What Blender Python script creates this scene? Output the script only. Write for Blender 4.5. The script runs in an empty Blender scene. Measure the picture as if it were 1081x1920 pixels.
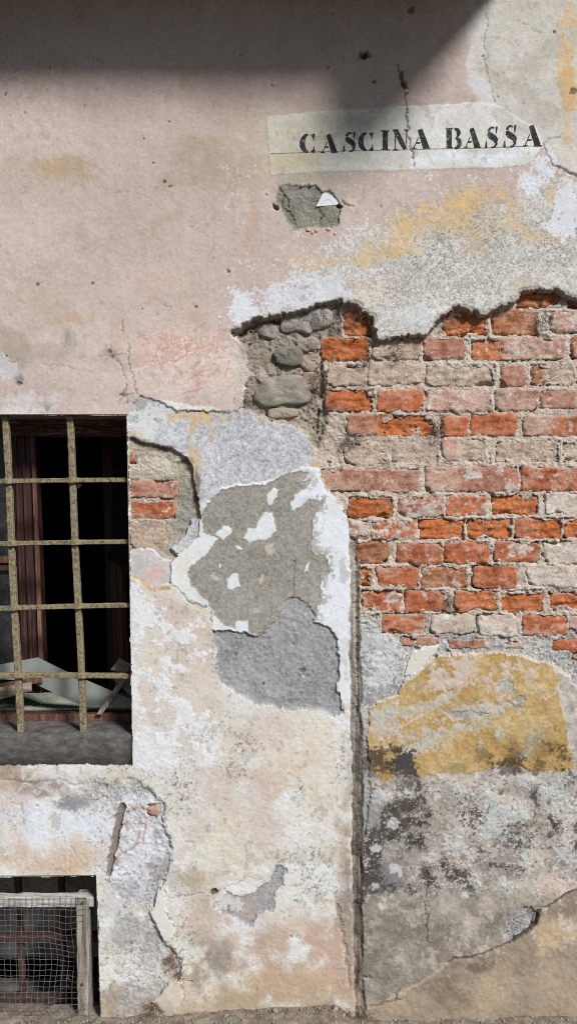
import bpy, bmesh, math, random
import numpy as np
from mathutils import Vector

# ------------------------------------------------------------------ camera, world, sun, exposure
S = 1.0 / 700.0            # metres of wall per photo pixel
CX, CY, D = 540.0, 960.0, 2.0
YG = 1905.0                # pixel row of the ground line at the wall plane
ZC = (YG - CY) * S
TO_SUN = Vector((0.77, -1.0, 1.05)).normalized()

scene = bpy.context.scene
C = scene.collection
cam_d = bpy.data.cameras.new('camera')
cam_d.sensor_fit = 'VERTICAL'
cam_d.sensor_height = 36.0
cam_d.lens = 36.0 * D / (1920 * S)
cam_d.clip_start = 0.05
cam_d.clip_end = 400
cam = bpy.data.objects.new('camera', cam_d)
cam.location = (0.0007, -D, ZC)
cam.rotation_euler = (math.radians(90), 0, 0)
C.objects.link(cam)
scene.camera = cam

world = bpy.data.worlds.new('World')
scene.world = world
world.use_nodes = True
wn = world.node_tree.nodes
bg = wn['Background']
sky = wn.new('ShaderNodeTexSky')
sky.sky_type = 'NISHITA'
sky.sun_disc = False
sky.sun_elevation = math.asin(TO_SUN.z)
sky.sun_rotation = math.atan2(TO_SUN.x, TO_SUN.y)
sky.dust_density = 1.2
world.node_tree.links.new(sky.outputs[0], bg.inputs[0])
bg.inputs[1].default_value = 0.05

sun_d = bpy.data.lights.new('sun', 'SUN')
sun_d.energy = 4.4
sun_d.angle = math.radians(12.5)
sun_d.color = (1.0, 0.99, 0.985)
sun = bpy.data.objects.new('sun', sun_d)
sun.rotation_euler = TO_SUN.to_track_quat('Z', 'Y').to_euler()
sun.location = (3, -4, 6)
C.objects.link(sun)

scene.view_settings.view_transform = 'Standard'
scene.view_settings.look = 'None'
scene.view_settings.gamma = 1
scene.view_settings.use_curve_mapping = False
scene.view_settings.exposure = 0.13
scene.cycles.use_denoising = False
scene.cycles.filter_width = 1.05

# ------------------------------------------------------------------ helpers
rng = np.random.default_rng(7)
random.seed(7)
TAB = rng.random((16, 256, 256)).astype(np.float32)


def vnoise(x, y, seed=0):
    t = TAB[seed % 16]
    xi = np.floor(x).astype(np.int32)
    yi = np.floor(y).astype(np.int32)
    fx = (x - xi).astype(np.float32)
    fy = (y - yi).astype(np.float32)
    fx = fx * fx * (3 - 2 * fx)
    fy = fy * fy * (3 - 2 * fy)
    o = (seed // 16) * 37
    x0 = (xi + o) & 255
    x1 = (xi + 1 + o) & 255
    y0 = yi & 255
    y1 = (yi + 1) & 255
    a = t[y0, x0]
    b = t[y0, x1]
    c = t[y1, x0]
    d = t[y1, x1]
    top = a + (b - a) * fx
    return (top + (c + (d - c) * fx - top) * fy) * 2 - 1


def fbm(x, y, size, octv=4, seed=0, gain=0.5, sx=1.0, sy=1.0):
    """fractal noise about -1..1; size = feature size in pixels"""
    x = np.asarray(x, np.float32) / (size * sx)
    y = np.asarray(y, np.float32) / (size * sy)
    r = 0
    amp = 1.0
    tot = 0
    for k in range(octv):
        cs, sn = math.cos(0.6 * k), math.sin(0.6 * k)
        r = r + amp * vnoise((x * cs - y * sn) + 13.7 * k, (x * sn + y * cs) + 7.1 * k, seed + k)
        tot += amp
        amp *= gain
        x = x * 2.03
        y = y * 2.03
    return r / tot * 1.5


def sm(a, b, x):
    t = np.clip((x - a) / (b - a), 0, 1)
    return t * t * (3 - 2 * t)


def lin(c):
    c = np.array(c, np.float32) / 255.0
    return np.where(c <= 0.04045, c / 12.92, ((c + 0.055) / 1.055) ** 2.4).astype(np.float32)


def lc(r, g, b):
    v = lin((r, g, b))
    return (float(v[0]), float(v[1]), float(v[2]), 1.0)


def poly_sdf(poly, x, y):
    """signed distance, negative inside"""
    P = np.array(poly, np.float32)
    d2 = np.full(x.shape, 1e12, np.float32)
    ins = np.zeros(x.shape, bool)
    n = len(P)
    for i in range(n):
        ax, ay = P[i]
        bx, by = P[(i + 1) % n]
        ex, ey = bx - ax, by - ay
        wx, wy = x - ax, y - ay
        t = np.clip((wx * ex + wy * ey) / (ex * ex + ey * ey + 1e-9), 0, 1)
        d2 = np.minimum(d2, (wx - ex * t) ** 2 + (wy - ey * t) ** 2)
        c = ((ay <= y) & (by > y)) | ((by <= y) & (ay > y))
        if ey != 0:
            ins ^= c & (x < ax + (y - ay) * ex / ey)
    d = np.sqrt(d2)
    return np.where(ins, -d, d)


def line_dist(pts, x, y):
    P = np.array(pts, np.float32)
    d2 = np.full(x.shape, 1e12, np.float32)
    for i in range(len(P) - 1):
        ax, ay = P[i]
        ex, ey = P[i + 1] - P[i]
        wx, wy = x - ax, y - ay
        t = np.clip((wx * ex + wy * ey) / (ex * ex + ey * ey + 1e-9), 0, 1)
        d2 = np.minimum(d2, (wx - ex * t) ** 2 + (wy - ey * t) ** 2)
    return np.sqrt(d2)


def P3(X, Y, h=0.0):
    """a point seen at pixel X,Y lying h metres in front of the wall face"""
    k = (D - h) / D
    return Vector(((X - CX) * S * k, -h, ZC + (CY - Y) * S * k))


def link(name, me, parent=None, mat=None):
    o = bpy.data.objects.new(name, me)
    C.objects.link(o)
    if parent is not None:
        o.parent = parent
    if mat is not None and me is not None:
        me.materials.append(mat)
    return o


def empty(name, label=None, cat=None, group=None, loc=(0, 0, 0)):
    o = bpy.data.objects.new(name, None)
    C.objects.link(o)
    o.location = loc
    o.empty_display_size = 0.05
    if label:
        o['label'] = label
    if cat:
        o['category'] = cat
    if group:
        o['group'] = group
    return o


def tag(o, label, cat, group=None):
    o['label'] = label
    o['category'] = cat
    if group:
        o['group'] = group
    return o


def np_mesh(name, co, quads, col=None, rough=None, smooth=True):
    me = bpy.data.meshes.new(name)
    nv, nf = len(co), len(quads)
    me.vertices.add(nv)
    me.vertices.foreach_set('co', np.ascontiguousarray(co, np.float32).ravel())
    me.loops.add(nf * 4)
    me.loops.foreach_set('vertex_index', np.ascontiguousarray(quads, np.int32).ravel())
    me.polygons.add(nf)
    me.polygons.foreach_set('loop_start', np.arange(0, nf * 4, 4, dtype=np.int32))
    me.polygons.foreach_set('use_smooth', np.full(nf, smooth, bool))
    me.update(calc_edges=True)
    if col is not None:
        a = me.attributes.new('col', 'FLOAT_COLOR', 'POINT')
        c4 = np.ones((nv, 4), np.float32)
        c4[:, :3] = col
        a.data.foreach_set('color', c4.ravel())
    if rough is not None:
        a = me.attributes.new('rough', 'FLOAT', 'POINT')
        a.data.foreach_set('value', np.ascontiguousarray(rough, np.float32))
    return me


def py_mesh(name, verts, faces, smooth=False):
    me = bpy.data.meshes.new(name)
    me.from_pydata([tuple(v) for v in verts], [], faces)
    if smooth:
        me.polygons.foreach_set('use_smooth', [True] * len(me.polygons))
    me.update()
    return me


class MB:
    """collects simple shapes for one mesh"""

    def __init__(self):
        self.v = []
        self.f = []

    def hexa(self, p):
        b = len(self.v)
        self.v += [tuple(q) for q in p]
        for f in ((0, 3, 2, 1), (4, 5, 6, 7), (0, 1, 5, 4), (1, 2, 6, 5), (2, 3, 7, 6), (3, 0, 4, 7)):
            self.f.append(tuple(b + i for i in f))

    def box(self, x0, x1, y0, y1, z0, z1):
        self.hexa([(x0, y0, z0), (x1, y0, z0), (x1, y1, z0), (x0, y1, z0),
                   (x0, y0, z1), (x1, y0, z1), (x1, y1, z1), (x0, y1, z1)])

    def tube(self, pts, r, n=5, taper=None):
        b = len(self.v)
        pts = [Vector(p) for p in pts]
        m = len(pts)
        for i, p in enumerate(pts):
            d = (pts[min(i + 1, m - 1)] - pts[max(i - 1, 0)])
            if d.length < 1e-9:
                d = Vector((0, 0, 1))
            d.normalize()
            u = d.cross(Vector((0.31, 0.83, 0.47)))
            u.normalize()
            w = d.cross(u)
            rr = r * (1 if taper is None else (1 + (taper - 1) * i / max(1, m - 1)))
            for k in range(n):
                a = 2 * math.pi * k / n
                self.v.append(tuple(p + u * (math.cos(a) * rr) + w * (math.sin(a) * rr)))
        for i in range(m - 1):
            for k in range(n):
                k2 = (k + 1) % n
                self.f.append((b + i * n + k, b + i * n + k2, b + (i + 1) * n + k2, b + (i + 1) * n + k))
        self.f.append(tuple(b + k for k in range(n))[::-1])
        self.f.append(tuple(b + (m - 1) * n + k for k in range(n)))

    def sweep(self, pts, hw, hd, side, fwd, jit=0.0, ch=0.25):
        """rounded rectangular bar along pts; hw/hd = half sizes (lists) along side / fwd"""
        b = len(self.v)
        side, fwd = Vector(side), Vector(fwd)
        prof = [(1, 1 - ch), (1 - ch, 1), (-1 + ch, 1), (-1, 1 - ch), (-1, -1 + ch), (-1 + ch, -1), (1 - ch, -1), (1, -1 + ch)]
        n = len(prof)
        for i, p in enumerate(pts):
            for (a, c) in prof:
                q = Vector(p) + side * (a * hw[i] * (1 + random.uniform(-jit, jit))) + fwd * (c * hd[i] * (1 + random.uniform(-jit, jit)))
                self.v.append(tuple(q))
        m = len(pts)
        for i in range(m - 1):
            for k in range(n):
                k2 = (k + 1) % n
                self.f.append((b + i * n + k, b + i * n + k2, b + (i + 1) * n + k2, b + (i + 1) * n + k))
        self.f.append(tuple(b + k for k in range(n))[::-1])
        self.f.append(tuple(b + (m - 1) * n + k for k in range(n)))

    def build(self, name, mat, parent=None, smooth=False, bevel=0.0):
        me = py_mesh(name, self.v, self.f, smooth)
        bm = bmesh.new()
        bm.from_mesh(me)
        bmesh.ops.recalc_face_normals(bm, faces=bm.faces)
        if bevel > 0:
            bmesh.ops.bevel(bm, geom=bm.edges[:], offset=bevel, segments=2, affect='EDGES', profile=0.6)
        bm.to_mesh(me)
        bm.free()
        return link(name, me, parent, mat)


# ------------------------------------------------------------------ materials
def new_mat(name):
    m = bpy.data.materials.new(name)
    m.use_nodes = True
    nt = m.node_tree
    return m, nt, nt.nodes['Principled BSDF']


def nd(nt, typ, **kw):
    n = nt.nodes.new(typ)
    for k, v in kw.items():
        setattr(n, k, v)
    return n


def noise(nt, scale, detail=4, rough=0.6, vec=None, dims='3D'):
    n = nt.nodes.new('ShaderNodeTexNoise')
    n.inputs['Scale'].default_value = scale
    n.inputs['Detail'].default_value = detail
    n.inputs['Roughness'].default_value = rough
    if vec is not None:
        nt.links.new(vec, n.inputs['Vector'])
    return n


def ramp(nt, src, stops):
    r = nt.nodes.new('ShaderNodeValToRGB')
    el = r.color_ramp.elements
    while len(el) > 1:
        el.remove(el[-1])
    el[0].position = stops[0][0]
    el[0].color = stops[0][1]
    for p, c in stops[1:]:
        e = el.new(p)
        e.color = c
    nt.links.new(src, r.inputs[0])
    return r


def g(v):
    return (v, v, v, 1)


def wall_material(name, grain=0.08, b_scale=330.0, b_dist=0.0011, b_str=0.32, rough=0.93, coarse=90.0, coarse_amt=0.5):
    """base colour from the painted coats (attribute col), grain and relief from noise nodes"""
    m, nt, b = new_mat(name)
    L = nt.links.new
    tc = nd(nt, 'ShaderNodeTexCoord')
    at = nd(nt, 'ShaderNodeAttribute', attribute_name='col')
    ar = nd(nt, 'ShaderNodeAttribute', attribute_name='rough')
    n1 = noise(nt, 520, 3, 0.7, tc.outputs['Object'])
    n2 = noise(nt, coarse, 5, 0.65, tc.outputs['Object'])
    r1 = ramp(nt, n1.outputs['Fac'], [(0.25, g(1 - grain * 2.2)), (0.5, g(1.0)), (0.75, g(1 + grain))])
    mul = nd(nt, 'ShaderNodeMix', data_type='RGBA', blend_type='MULTIPLY')
    mul.inputs[0].default_value = 1
    L(at.outputs['Color'], mul.inputs[6])
    L(r1.outputs['Color'], mul.inputs[7])
    r2 = ramp(nt, n2.outputs['Fac'], [(0.3, g(0.9)), (0.7, g(1.07))])
    mul2 = nd(nt, 'ShaderNodeMix', data_type='RGBA', blend_type='MULTIPLY')
    mul2.inputs[0].default_value = 1
    L(mul.outputs[2], mul2.inputs[6])
    L(r2.outputs['Color'], mul2.inputs[7])
    L(mul2.outputs[2], b.inputs['Base Color'])
    b.inputs['Roughness'].default_value = rough
    b.inputs['Specular IOR Level'].default_value = 0.25
    n3 = noise(nt, b_scale, 4, 0.65, tc.outputs['Object'])
    ad = nd(nt, 'ShaderNodeMath', operation='MULTIPLY_ADD')
    L(n2.outputs['Fac'], ad.inputs[0])
    ad.inputs[1].default_value = coarse_amt
    L(n3.outputs['Fac'], ad.inputs[2])
    ml = nd(nt, 'ShaderNodeMath', operation='MULTIPLY')
    L(ad.outputs[0], ml.inputs[0])
    L(ar.outputs['Fac'], ml.inputs[1])
    bp = nd(nt, 'ShaderNodeBump')
    bp.inputs['Strength'].default_value = b_str
    bp.inputs['Distance'].default_value = b_dist
    L(ml.outputs[0], bp.inputs['Height'])
    L(bp.outputs[0], b.inputs['Normal'])
    return m


def noisy_material(name, stops, scale=30, stretch=(1, 1, 1), rough=0.85, bump=0.3, bdist=0.002, metallic=0.0, detail=6, fine=None, spec=0.3):
    m, nt, b = new_mat(name)
    L = nt.links.new
    tc = nd(nt, 'ShaderNodeTexCoord')
    mp = nd(nt, 'ShaderNodeMapping')
    mp.inputs['Scale'].default_value = stretch
    L(tc.outputs['Object'], mp.inputs['Vector'])
    n1 = noise(nt, scale, detail, 0.65, mp.outputs[0])
    r = ramp(nt, n1.outputs['Fac'], stops)
    src = r.outputs['Color']
    if fine:
        n2 = noise(nt, fine, 3, 0.7, tc.outputs['Object'])
        r2 = ramp(nt, n2.outputs['Fac'], [(0.3, g(0.72)), (0.7, g(1.2))])
        mu = nd(nt, 'ShaderNodeMix', data_type='RGBA', blend_type='MULTIPLY')
        mu.inputs[0].default_value = 1
        L(src, mu.inputs[6])
        L(r2.outputs['Color'], mu.inputs[7])
        src = mu.outputs[2]
    L(src, b.inputs['Base Color'])
    b.inputs['Roughness'].default_value = rough
    b.inputs['Metallic'].default_value = metallic
    b.inputs['Specular IOR Level'].default_value = spec
    if bump:
        bp = nd(nt, 'ShaderNodeBump')
        bp.inputs['Strength'].default_value = bump
        bp.inputs['Distance'].default_value = bdist
        L(n1.outputs['Fac'], bp.inputs['Height'])
        L(bp.outputs[0], b.inputs['Normal'])
    return m


M_PLASTER = wall_material('weathered_plaster')
M_MORTAR = wall_material('rough_mortar', grain=0.24, b_scale=240, b_dist=0.003, b_str=0.8, coarse=110, coarse_amt=0.8)
M_BRICK = wall_material('old_brick', grain=0.22, b_scale=260, b_dist=0.0026, b_str=0.8, coarse=120, coarse_amt=0.8)
M_STONE = wall_material('field_stone', grain=0.2, b_scale=170, b_dist=0.0025, b_str=0.9, rough=0.85)
M_IRON = noisy_material('peeling_olive_paint_on_iron', [(0.30, lc(74, 54, 42)), (0.40, lc(112, 90, 66)), (0.50, lc(126, 118, 92)), (0.62, lc(141, 135, 109)), (0.75, lc(122, 112, 84))],
                        scale=120, rough=0.75, bump=0.5, bdist=0.0015, fine=300)
M_RUST = noisy_material('rusty_iron', [(0.3, lc(46, 36, 32)), (0.55, lc(78, 58, 49)), (0.75, lc(104, 84, 72))], scale=90, rough=0.9, bump=0.6, bdist=0.002, fine=300)
M_WOOD_DARK = noisy_material('dark_varnished_wood', [(0.3, lc(38, 24, 22)), (0.55, lc(66, 42, 37)), (0.75, lc(92, 66, 58))], scale=16, stretch=(6, 6, 0.5), rough=0.6, bump=0.3, fine=200)
M_WOOD_RED = noisy_material('worn_red_brown_wood', [(0.3, lc(62, 42, 36)), (0.5, lc(98, 66, 54)), (0.7, lc(138, 112, 98))], scale=16, stretch=(6, 6, 0.6), rough=0.8, bump=0.4, fine=220)
M_WOOD_HEAD = noisy_material('flaking_brown_wood', [(0.3, lc(56, 36, 32)), (0.52, lc(84, 56, 50)), (0.6, lc(134, 112, 102)), (0.75, lc(90, 62, 54))], scale=14, stretch=(1, 6, 8), rough=0.85, bump=0.4, fine=220)
M_WOOD_GREY = noisy_material('grey_weathered_wood', [(0.3, lc(86, 78, 70)), (0.5, lc(140, 131, 119)), (0.7, lc(174, 167, 157))], scale=14, stretch=(7, 7, 0.5), rough=0.9, bump=0.5, fine=240)
M_WOOD_GREYH = noisy_material('grey_weathered_wood_grain_across', [(0.3, lc(96, 86, 76)), (0.5, lc(140, 128, 114)), (0.7, lc(165, 155, 142))], scale=14, stretch=(0.5, 7, 7), rough=0.9, bump=0.5, fine=240)
M_WOOD_WHITE = noisy_material('whitewashed_wood', [(0.30, lc(130, 124, 114)), (0.46, lc(172, 168, 160)), (0.7, lc(202, 200, 194))], scale=14, stretch=(0.8, 6, 6), rough=0.85, bump=0.4, fine=240)
M_BOARD = noisy_material('dusty_pale_green_board', [(0.3, lc(140, 146, 130)), (0.6, lc(172, 178, 162)), (0.8, lc(190, 192, 180))], scale=18, rough=0.8, bump=0.1, fine=300)
M_ROOM = noisy_material('shade_dark_interior', [(0.3, lc(26, 22, 22)), (0.7, lc(44, 38, 37))], scale=6, rough=0.95, bump=0.1)  # near-black colour puts the unlit interior's darkness into its walls
M_PIT = noisy_material('grey_cellar_cement', [(0.3, lc(112, 110, 107)), (0.5, lc(146, 143, 138)), (0.75, lc(170, 166, 160))], scale=24, rough=0.95, bump=0.6, bdist=0.004, fine=260)
M_SILL = noisy_material('dark_stone_sill', [(0.28, lc(58, 54, 52)), (0.5, lc(88, 84, 81)), (0.68, lc(112, 107, 102)), (0.8, lc(150, 144, 136))], scale=34, stretch=(1, 1, 2), rough=0.9, bump=0.5, bdist=0.002, fine=340, detail=8)
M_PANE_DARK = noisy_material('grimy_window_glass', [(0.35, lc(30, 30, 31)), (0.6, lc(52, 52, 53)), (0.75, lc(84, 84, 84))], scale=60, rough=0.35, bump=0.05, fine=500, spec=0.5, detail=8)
M_PANE = noisy_material('dusty_fallen_glass', [(0.3, lc(108, 113, 108)), (0.7, lc(138, 142, 135))], scale=8, rough=0.35, bump=0.0, spec=0.5)
M_SHARD = noisy_material('green_bottle_glass', [(0.3, lc(48, 62, 54)), (0.7, lc(66, 82, 72))], scale=30, rough=0.2, bump=0.0, spec=0.5)
M_WIRE = noisy_material('dull_galvanised_wire', [(0.3, lc(84, 84, 84)), (0.7, lc(130, 130, 130))], scale=80, rough=0.5, bump=0.0, metallic=0.35)
M_ENAMEL = noisy_material('white_enamel', [(0.3, lc(220, 222, 228)), (0.7, lc(232, 234, 238))], scale=20, rough=0.35, bump=0.0, spec=0.5)
M_ENAMEL_LINE = noisy_material('pale_grey_enamel_line', [(0.3, lc(196, 200, 206)), (0.7, lc(204, 206, 212))], scale=20, rough=0.4, bump=0.0)
M_PAPER = noisy_material('yellowed_paper', [(0.3, lc(160, 150, 130)), (0.7, lc(190, 182, 165))], scale=60, rough=0.9, bump=0.1)
M_SHELL = noisy_material('tan_snail_shell', [(0.3, lc(168, 140, 104)), (0.6, lc(200, 176, 140)), (0.8, lc(214, 196, 166))], scale=160, rough=0.5, bump=0.2, bdist=0.0006)
M_ROOT = noisy_material('dry_brown_roots', [(0.3, lc(70, 50, 42)), (0.6, lc(116, 84, 68)), (0.8, lc(140, 112, 94))], scale=120, rough=0.95, bump=0.0)
M_COBWEB = noisy_material('dusty_grey_fibres', [(0.3, lc(70, 64, 60)), (0.6, lc(112, 104, 96)), (0.8, lc(146, 136, 126))], scale=120, rough=0.95, bump=0.0)
M_STRAW = noisy_material('dry_straw', [(0.3, lc(120, 88, 56)), (0.6, lc(168, 130, 88)), (0.8, lc(192, 160, 118))], scale=60, rough=0.85, bump=0.0)
M_GROUND = noisy_material('gritty_earth', [(0.3, lc(84, 76, 66)), (0.5, lc(122, 112, 98)), (0.7, lc(156, 146, 130))], scale=40, rough=0.97, bump=0.7, bdist=0.006, fine=260, detail=8)
M_PEBBLE = noisy_material('pale_grit', [(0.3, lc(96, 88, 78)), (0.5, lc(138, 130, 118)), (0.75, lc(176, 170, 160))], scale=55, rough=0.95, bump=0.2)
M_ASPHALT = noisy_material('worn_asphalt', [(0.3, g(0.035)), (0.6, g(0.055)), (0.8, g(0.075))], scale=60, rough=0.95, bump=0.4, fine=300)
M_ROOF = noisy_material('roof_boards', [(0.3, lc(84, 66, 54)), (0.7, lc(120, 98, 82))], scale=12, stretch=(0.5, 6, 6), rough=0.9, bump=0.2)
M_TILE = noisy_material('terracotta_roof_tile', [(0.3, lc(140, 84, 60)), (0.7, lc(176, 116, 86))], scale=20, rough=0.9, bump=0.2)


def letter_material():
    m, nt, b = new_mat('worn_black_stencil_paint')
    L = nt.links.new
    tc = nd(nt, 'ShaderNodeTexCoord')
    n1 = noise(nt, 210, 5, 0.7, tc.outputs['Object'])
    n2 = noise(nt, 34, 3, 0.6, tc.outputs['Object'])
    ad = nd(nt, 'ShaderNodeMath', operation='MULTIPLY_ADD')
    L(n2.outputs['Fac'], ad.inputs[0])
    ad.inputs[1].default_value = 0.45
    L(n1.outputs['Fac'], ad.inputs[2])
    r = ramp(nt, ad.outputs[0], [(0.66, lc(42, 41, 44)), (0.82, lc(66, 65, 68)), (0.92, lc(160, 157, 150))])
    L(r.outputs['Color'], b.inputs['Base Color'])
    b.inputs['Roughness'].default_value = 0.9
    b.inputs['Specular IOR Level'].default_value = 0.2
    return m


M_LETTER = letter_material()
M_PENCIL = noisy_material('faint_pencil_line', [(0.4, lc(112, 110, 106)), (0.6, lc(176, 172, 162))], scale=60, rough=0.9, bump=0.0)

# ------------------------------------------------------------------ the wall: one field of heights and coats, cut into its patches
def axis(a0, a1, f0, f1, fine, coarse):
    lo = np.arange(f0 - coarse, a0 - 1, -coarse)[::-1]
    hi = np.arange(f1 + coarse, a1 + 1, coarse)
    return np.concatenate([lo, np.arange(f0, f1 + 0.01, fine), hi]).astype(np.float32)


ax = axis(-900, 2100, -24, 1106, 1.6, 22)
ay = axis(-720, 1960, -24, 1930, 1.6, 22)
NX, NY = len(ax), len(ay)
XW, YW = np.meshgrid(ax, ay)

HSTEP = 0.006
# nominal depth of the wall face: the stretch right of the vertical joint stands a little proud
wide = sm(420, 900, XW)
narrow = sm(664, 673, XW + 2 * fbm(XW, YW, 60, 2, 3))
HN = HSTEP * (wide + (narrow - wide) * sm(620, 900, YW))
XP = CX + (XW - CX) / (1 - HN / D)
YP = CY + (YW - CY) / (1 - HN / D)

WA = (fbm(XP, YP, 46, 3, 20), fbm(XP, YP, 46, 3, 25))
WB = (fbm(XP, YP, 9, 3, 30), fbm(XP, YP, 9, 3, 35))
WC = (fbm(XP, YP, 4.0, 2, 37), fbm(XP, YP, 4.0, 2, 39))
F3 = fbm(XP, YP, 4.5, 2, 40)          # sand grain
F8 = fbm(XP, YP, 10, 3, 43)
F25 = fbm(XP, YP, 26, 4, 47)
F70 = fbm(XP, YP, 75, 5, 52)
F200 = fbm(XP, YP, 210, 4, 58)
FR = fbm(XP, YP, 46, 6, 150, gain=0.72)      # crisp, many-scaled: edges of stains and flakes
FR2 = fbm(XP, YP, 34, 6, 161, gain=0.72)
FR3 = fbm(XP, YP, 70, 6, 172, gain=0.68)
FR, FR2, FR3 = [(q - q.mean()) / q.std() * 0.42 for q in (FR, FR2, FR3)]
RND = rng.random(XP.shape).astype(np.float32) * 2 - 1
STRK = fbm(XP, YP, 30, 4, 62, sx=0.55, sy=5.0)

H = np.zeros_like(XP)
COL = np.zeros(XP.shape + (3,), np.float32)
RGH = np.ones_like(XP)
LAB = np.zeros(XP.shape, np.int16)
NAMES = []
MATS = {}
ALL = (slice(0, NY), slice(0, NX))


def win(x0, y0, x1, y1, pad=24):
    i0 = np.searchsorted(ax, x0 - pad)
    i1 = np.searchsorted(ax, x1 + pad)
    j0 = np.searchsorted(ay, y0 - pad)
    j1 = np.searchsorted(ay, y1 + pad)
    return (slice(j0, j1), slice(i0, i1))


def pwin(poly, pad=24):
    p = np.array(poly)
    return win(p[:, 0].min(), p[:, 1].min(), p[:, 0].max(), p[:, 1].max(), pad)


def coords(s, A, B):
    return (XP[s] + A * WA[0][s] + B * (1.25 * WB[0][s] + 0.75 * WC[0][s]), YP[s] + A * WA[1][s] + B * (1.25 * WB[1][s] + 0.75 * WC[1][s]))


def tex(s, cols, f):
    """interpolate a list of colours along a noise field"""
    t = np.clip(f * 0.5 + 0.5, 0, 1) * (len(cols) - 1)
    L_ = np.array([lin(c) for c in cols])
    i = np.clip(t.astype(int), 0, len(cols) - 2)
    fr = (t - i)[..., None]
    return L_[i] * (1 - fr) + L_[i + 1] * fr


def coat(name, poly, h, col, A=3.0, B=1.6, edge=1.1, hedge=1.6, relief=0.0, rough=1.0, mat=None, soft_col=None):
    """a coat of plaster, render or mortar: its own height, colour and outline"""
    if name not in NAMES:
        NAMES.append(name)
        MATS[name] = mat or M_PLASTER
    k = NAMES.index(name)
    if poly is None:
        s = ALL
        sd = np.full(XP.shape, -100.0, np.float32)
    else:
        s = pwin(poly)
        x, y = coords(s, A, B)
        sd = poly_sdf(poly, x, y)
    m = sm(edge, -edge, sd - (1.7 if -0.02 < h < -0.001 else 0.0))
    mh = sm(hedge, -hedge, sd)
    hv = HN[s] + h + relief * (0.5 * F25[s] + 0.35 * F8[s] + 0.25 * F3[s])
    H[s] = H[s] * (1 - mh) + hv * mh
    c = col(s) if callable(col) else np.broadcast_to(lin(col), XP[s].shape + (3,))
    mc = m if soft_col is None else sm(soft_col, -soft_col, sd + soft_col * 0.8 * F8[s])
    COL[s] = COL[s] * (1 - mc[..., None]) + c * mc[..., None]
    RGH[s] = RGH[s] * (1 - m) + rough * m
    LAB[s][sd < 0] = k
    return s, sd


def paint(s, color, m):
    m = np.clip(m, 0, 1)[..., None]
    c = lin(color) if np.ndim(color) == 1 else color
    COL[s] = COL[s] * (1 - m) + c * m


def blob(cx, cy, rx, ry, color, amt=1.0, rot=0.0, soft=0.5, wob=0.45, speck=0.0, A=6, f=None):
    """an uneven stain; speck > 0 breaks it into grains"""
    R = max(rx, ry) * 1.8
    s = win(cx - R, cy - R, cx + R, cy + R, 0)
    x, y = coords(s, A, 1.5)
    a = math.radians(rot)
    u = ((x - cx) * math.cos(a) + (y - cy) * math.sin(a)) / rx
    v = (-(x - cx) * math.sin(a) + (y - cy) * math.cos(a)) / ry
    r = np.sqrt(u * u + v * v)
    q = 1 - r + wob * 1.15 * (FR, FR2)[int(cx + cy) % 2][s]
    if speck > 0:
        q = q + speck * (0.9 * F3[s] + 0.35 * RND[s])
        m = sm(-0.12 * soft, 0.35 * soft, q)
    else:
        m = sm(-0.4 * soft, 0.9 * soft, q)
    paint(s, color, amt * m)
    return s, m


def stroke(pts, w, color, amt=0.8, dig=0.0, broken=0.0, A=1.0, B=1.2):
    s = pwin(pts, 16)
    x, y = coords(s, A, B)
    d = line_dist(pts, x, y)
    m = sm(w, w * 0.35, d)
    if broken:
        m = m * sm(-0.5, 0.3, F25[s] + F8[s] + (1 - broken))
    if color is not None:
        paint(s, color, amt * m)
    if dig:
        H[s] -= dig * m
    return s, m


def pit(cx, cy, rx, ry, depth, color=(52, 42, 38), amt=0.85):
    s = win(cx - 3 * rx, cy - 3 * ry, cx + 3 * rx, cy + 3 * ry, 4)
    x, y = coords(s, 1.5, 2.0)
    q = 1 - np.sqrt(((x - cx) / rx) ** 2 + ((y - cy) / ry) ** 2) + 0.4 * F8[s]
    m = sm(-0.1, 0.5, q)
    H[s] -= depth * m
    paint(s, color, amt * m)


def flecks(s, cond, color, thr=0.75, amt=0.8, f=None):
    """sparse small specks"""
    q = (0.6 * F3[s] + 0.55 * RND[s]) if f is None else f
    paint(s, color, amt * cond * sm(thr, thr + 0.15, q))


# ---- 1 upper pink plaster (and everything that is not covered later)
def c_pink(s):
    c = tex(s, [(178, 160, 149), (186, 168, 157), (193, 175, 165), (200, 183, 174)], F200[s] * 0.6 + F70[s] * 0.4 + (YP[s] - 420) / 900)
    dirt = sm(0.25, 0.8, F70[s] + 0.4 * F25[s])[..., None] * 0.34
    c = c * (1 - dirt) + lin((160, 144, 122)) * dirt
    st = sm(0.15, 0.8, STRK[s])[..., None] * 0.15
    c = c * (1 - st) + lin((204, 190, 180)) * st
    return c * (1 + 0.05 * F3[s] + 0.04 * RND[s])[..., None]


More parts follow.
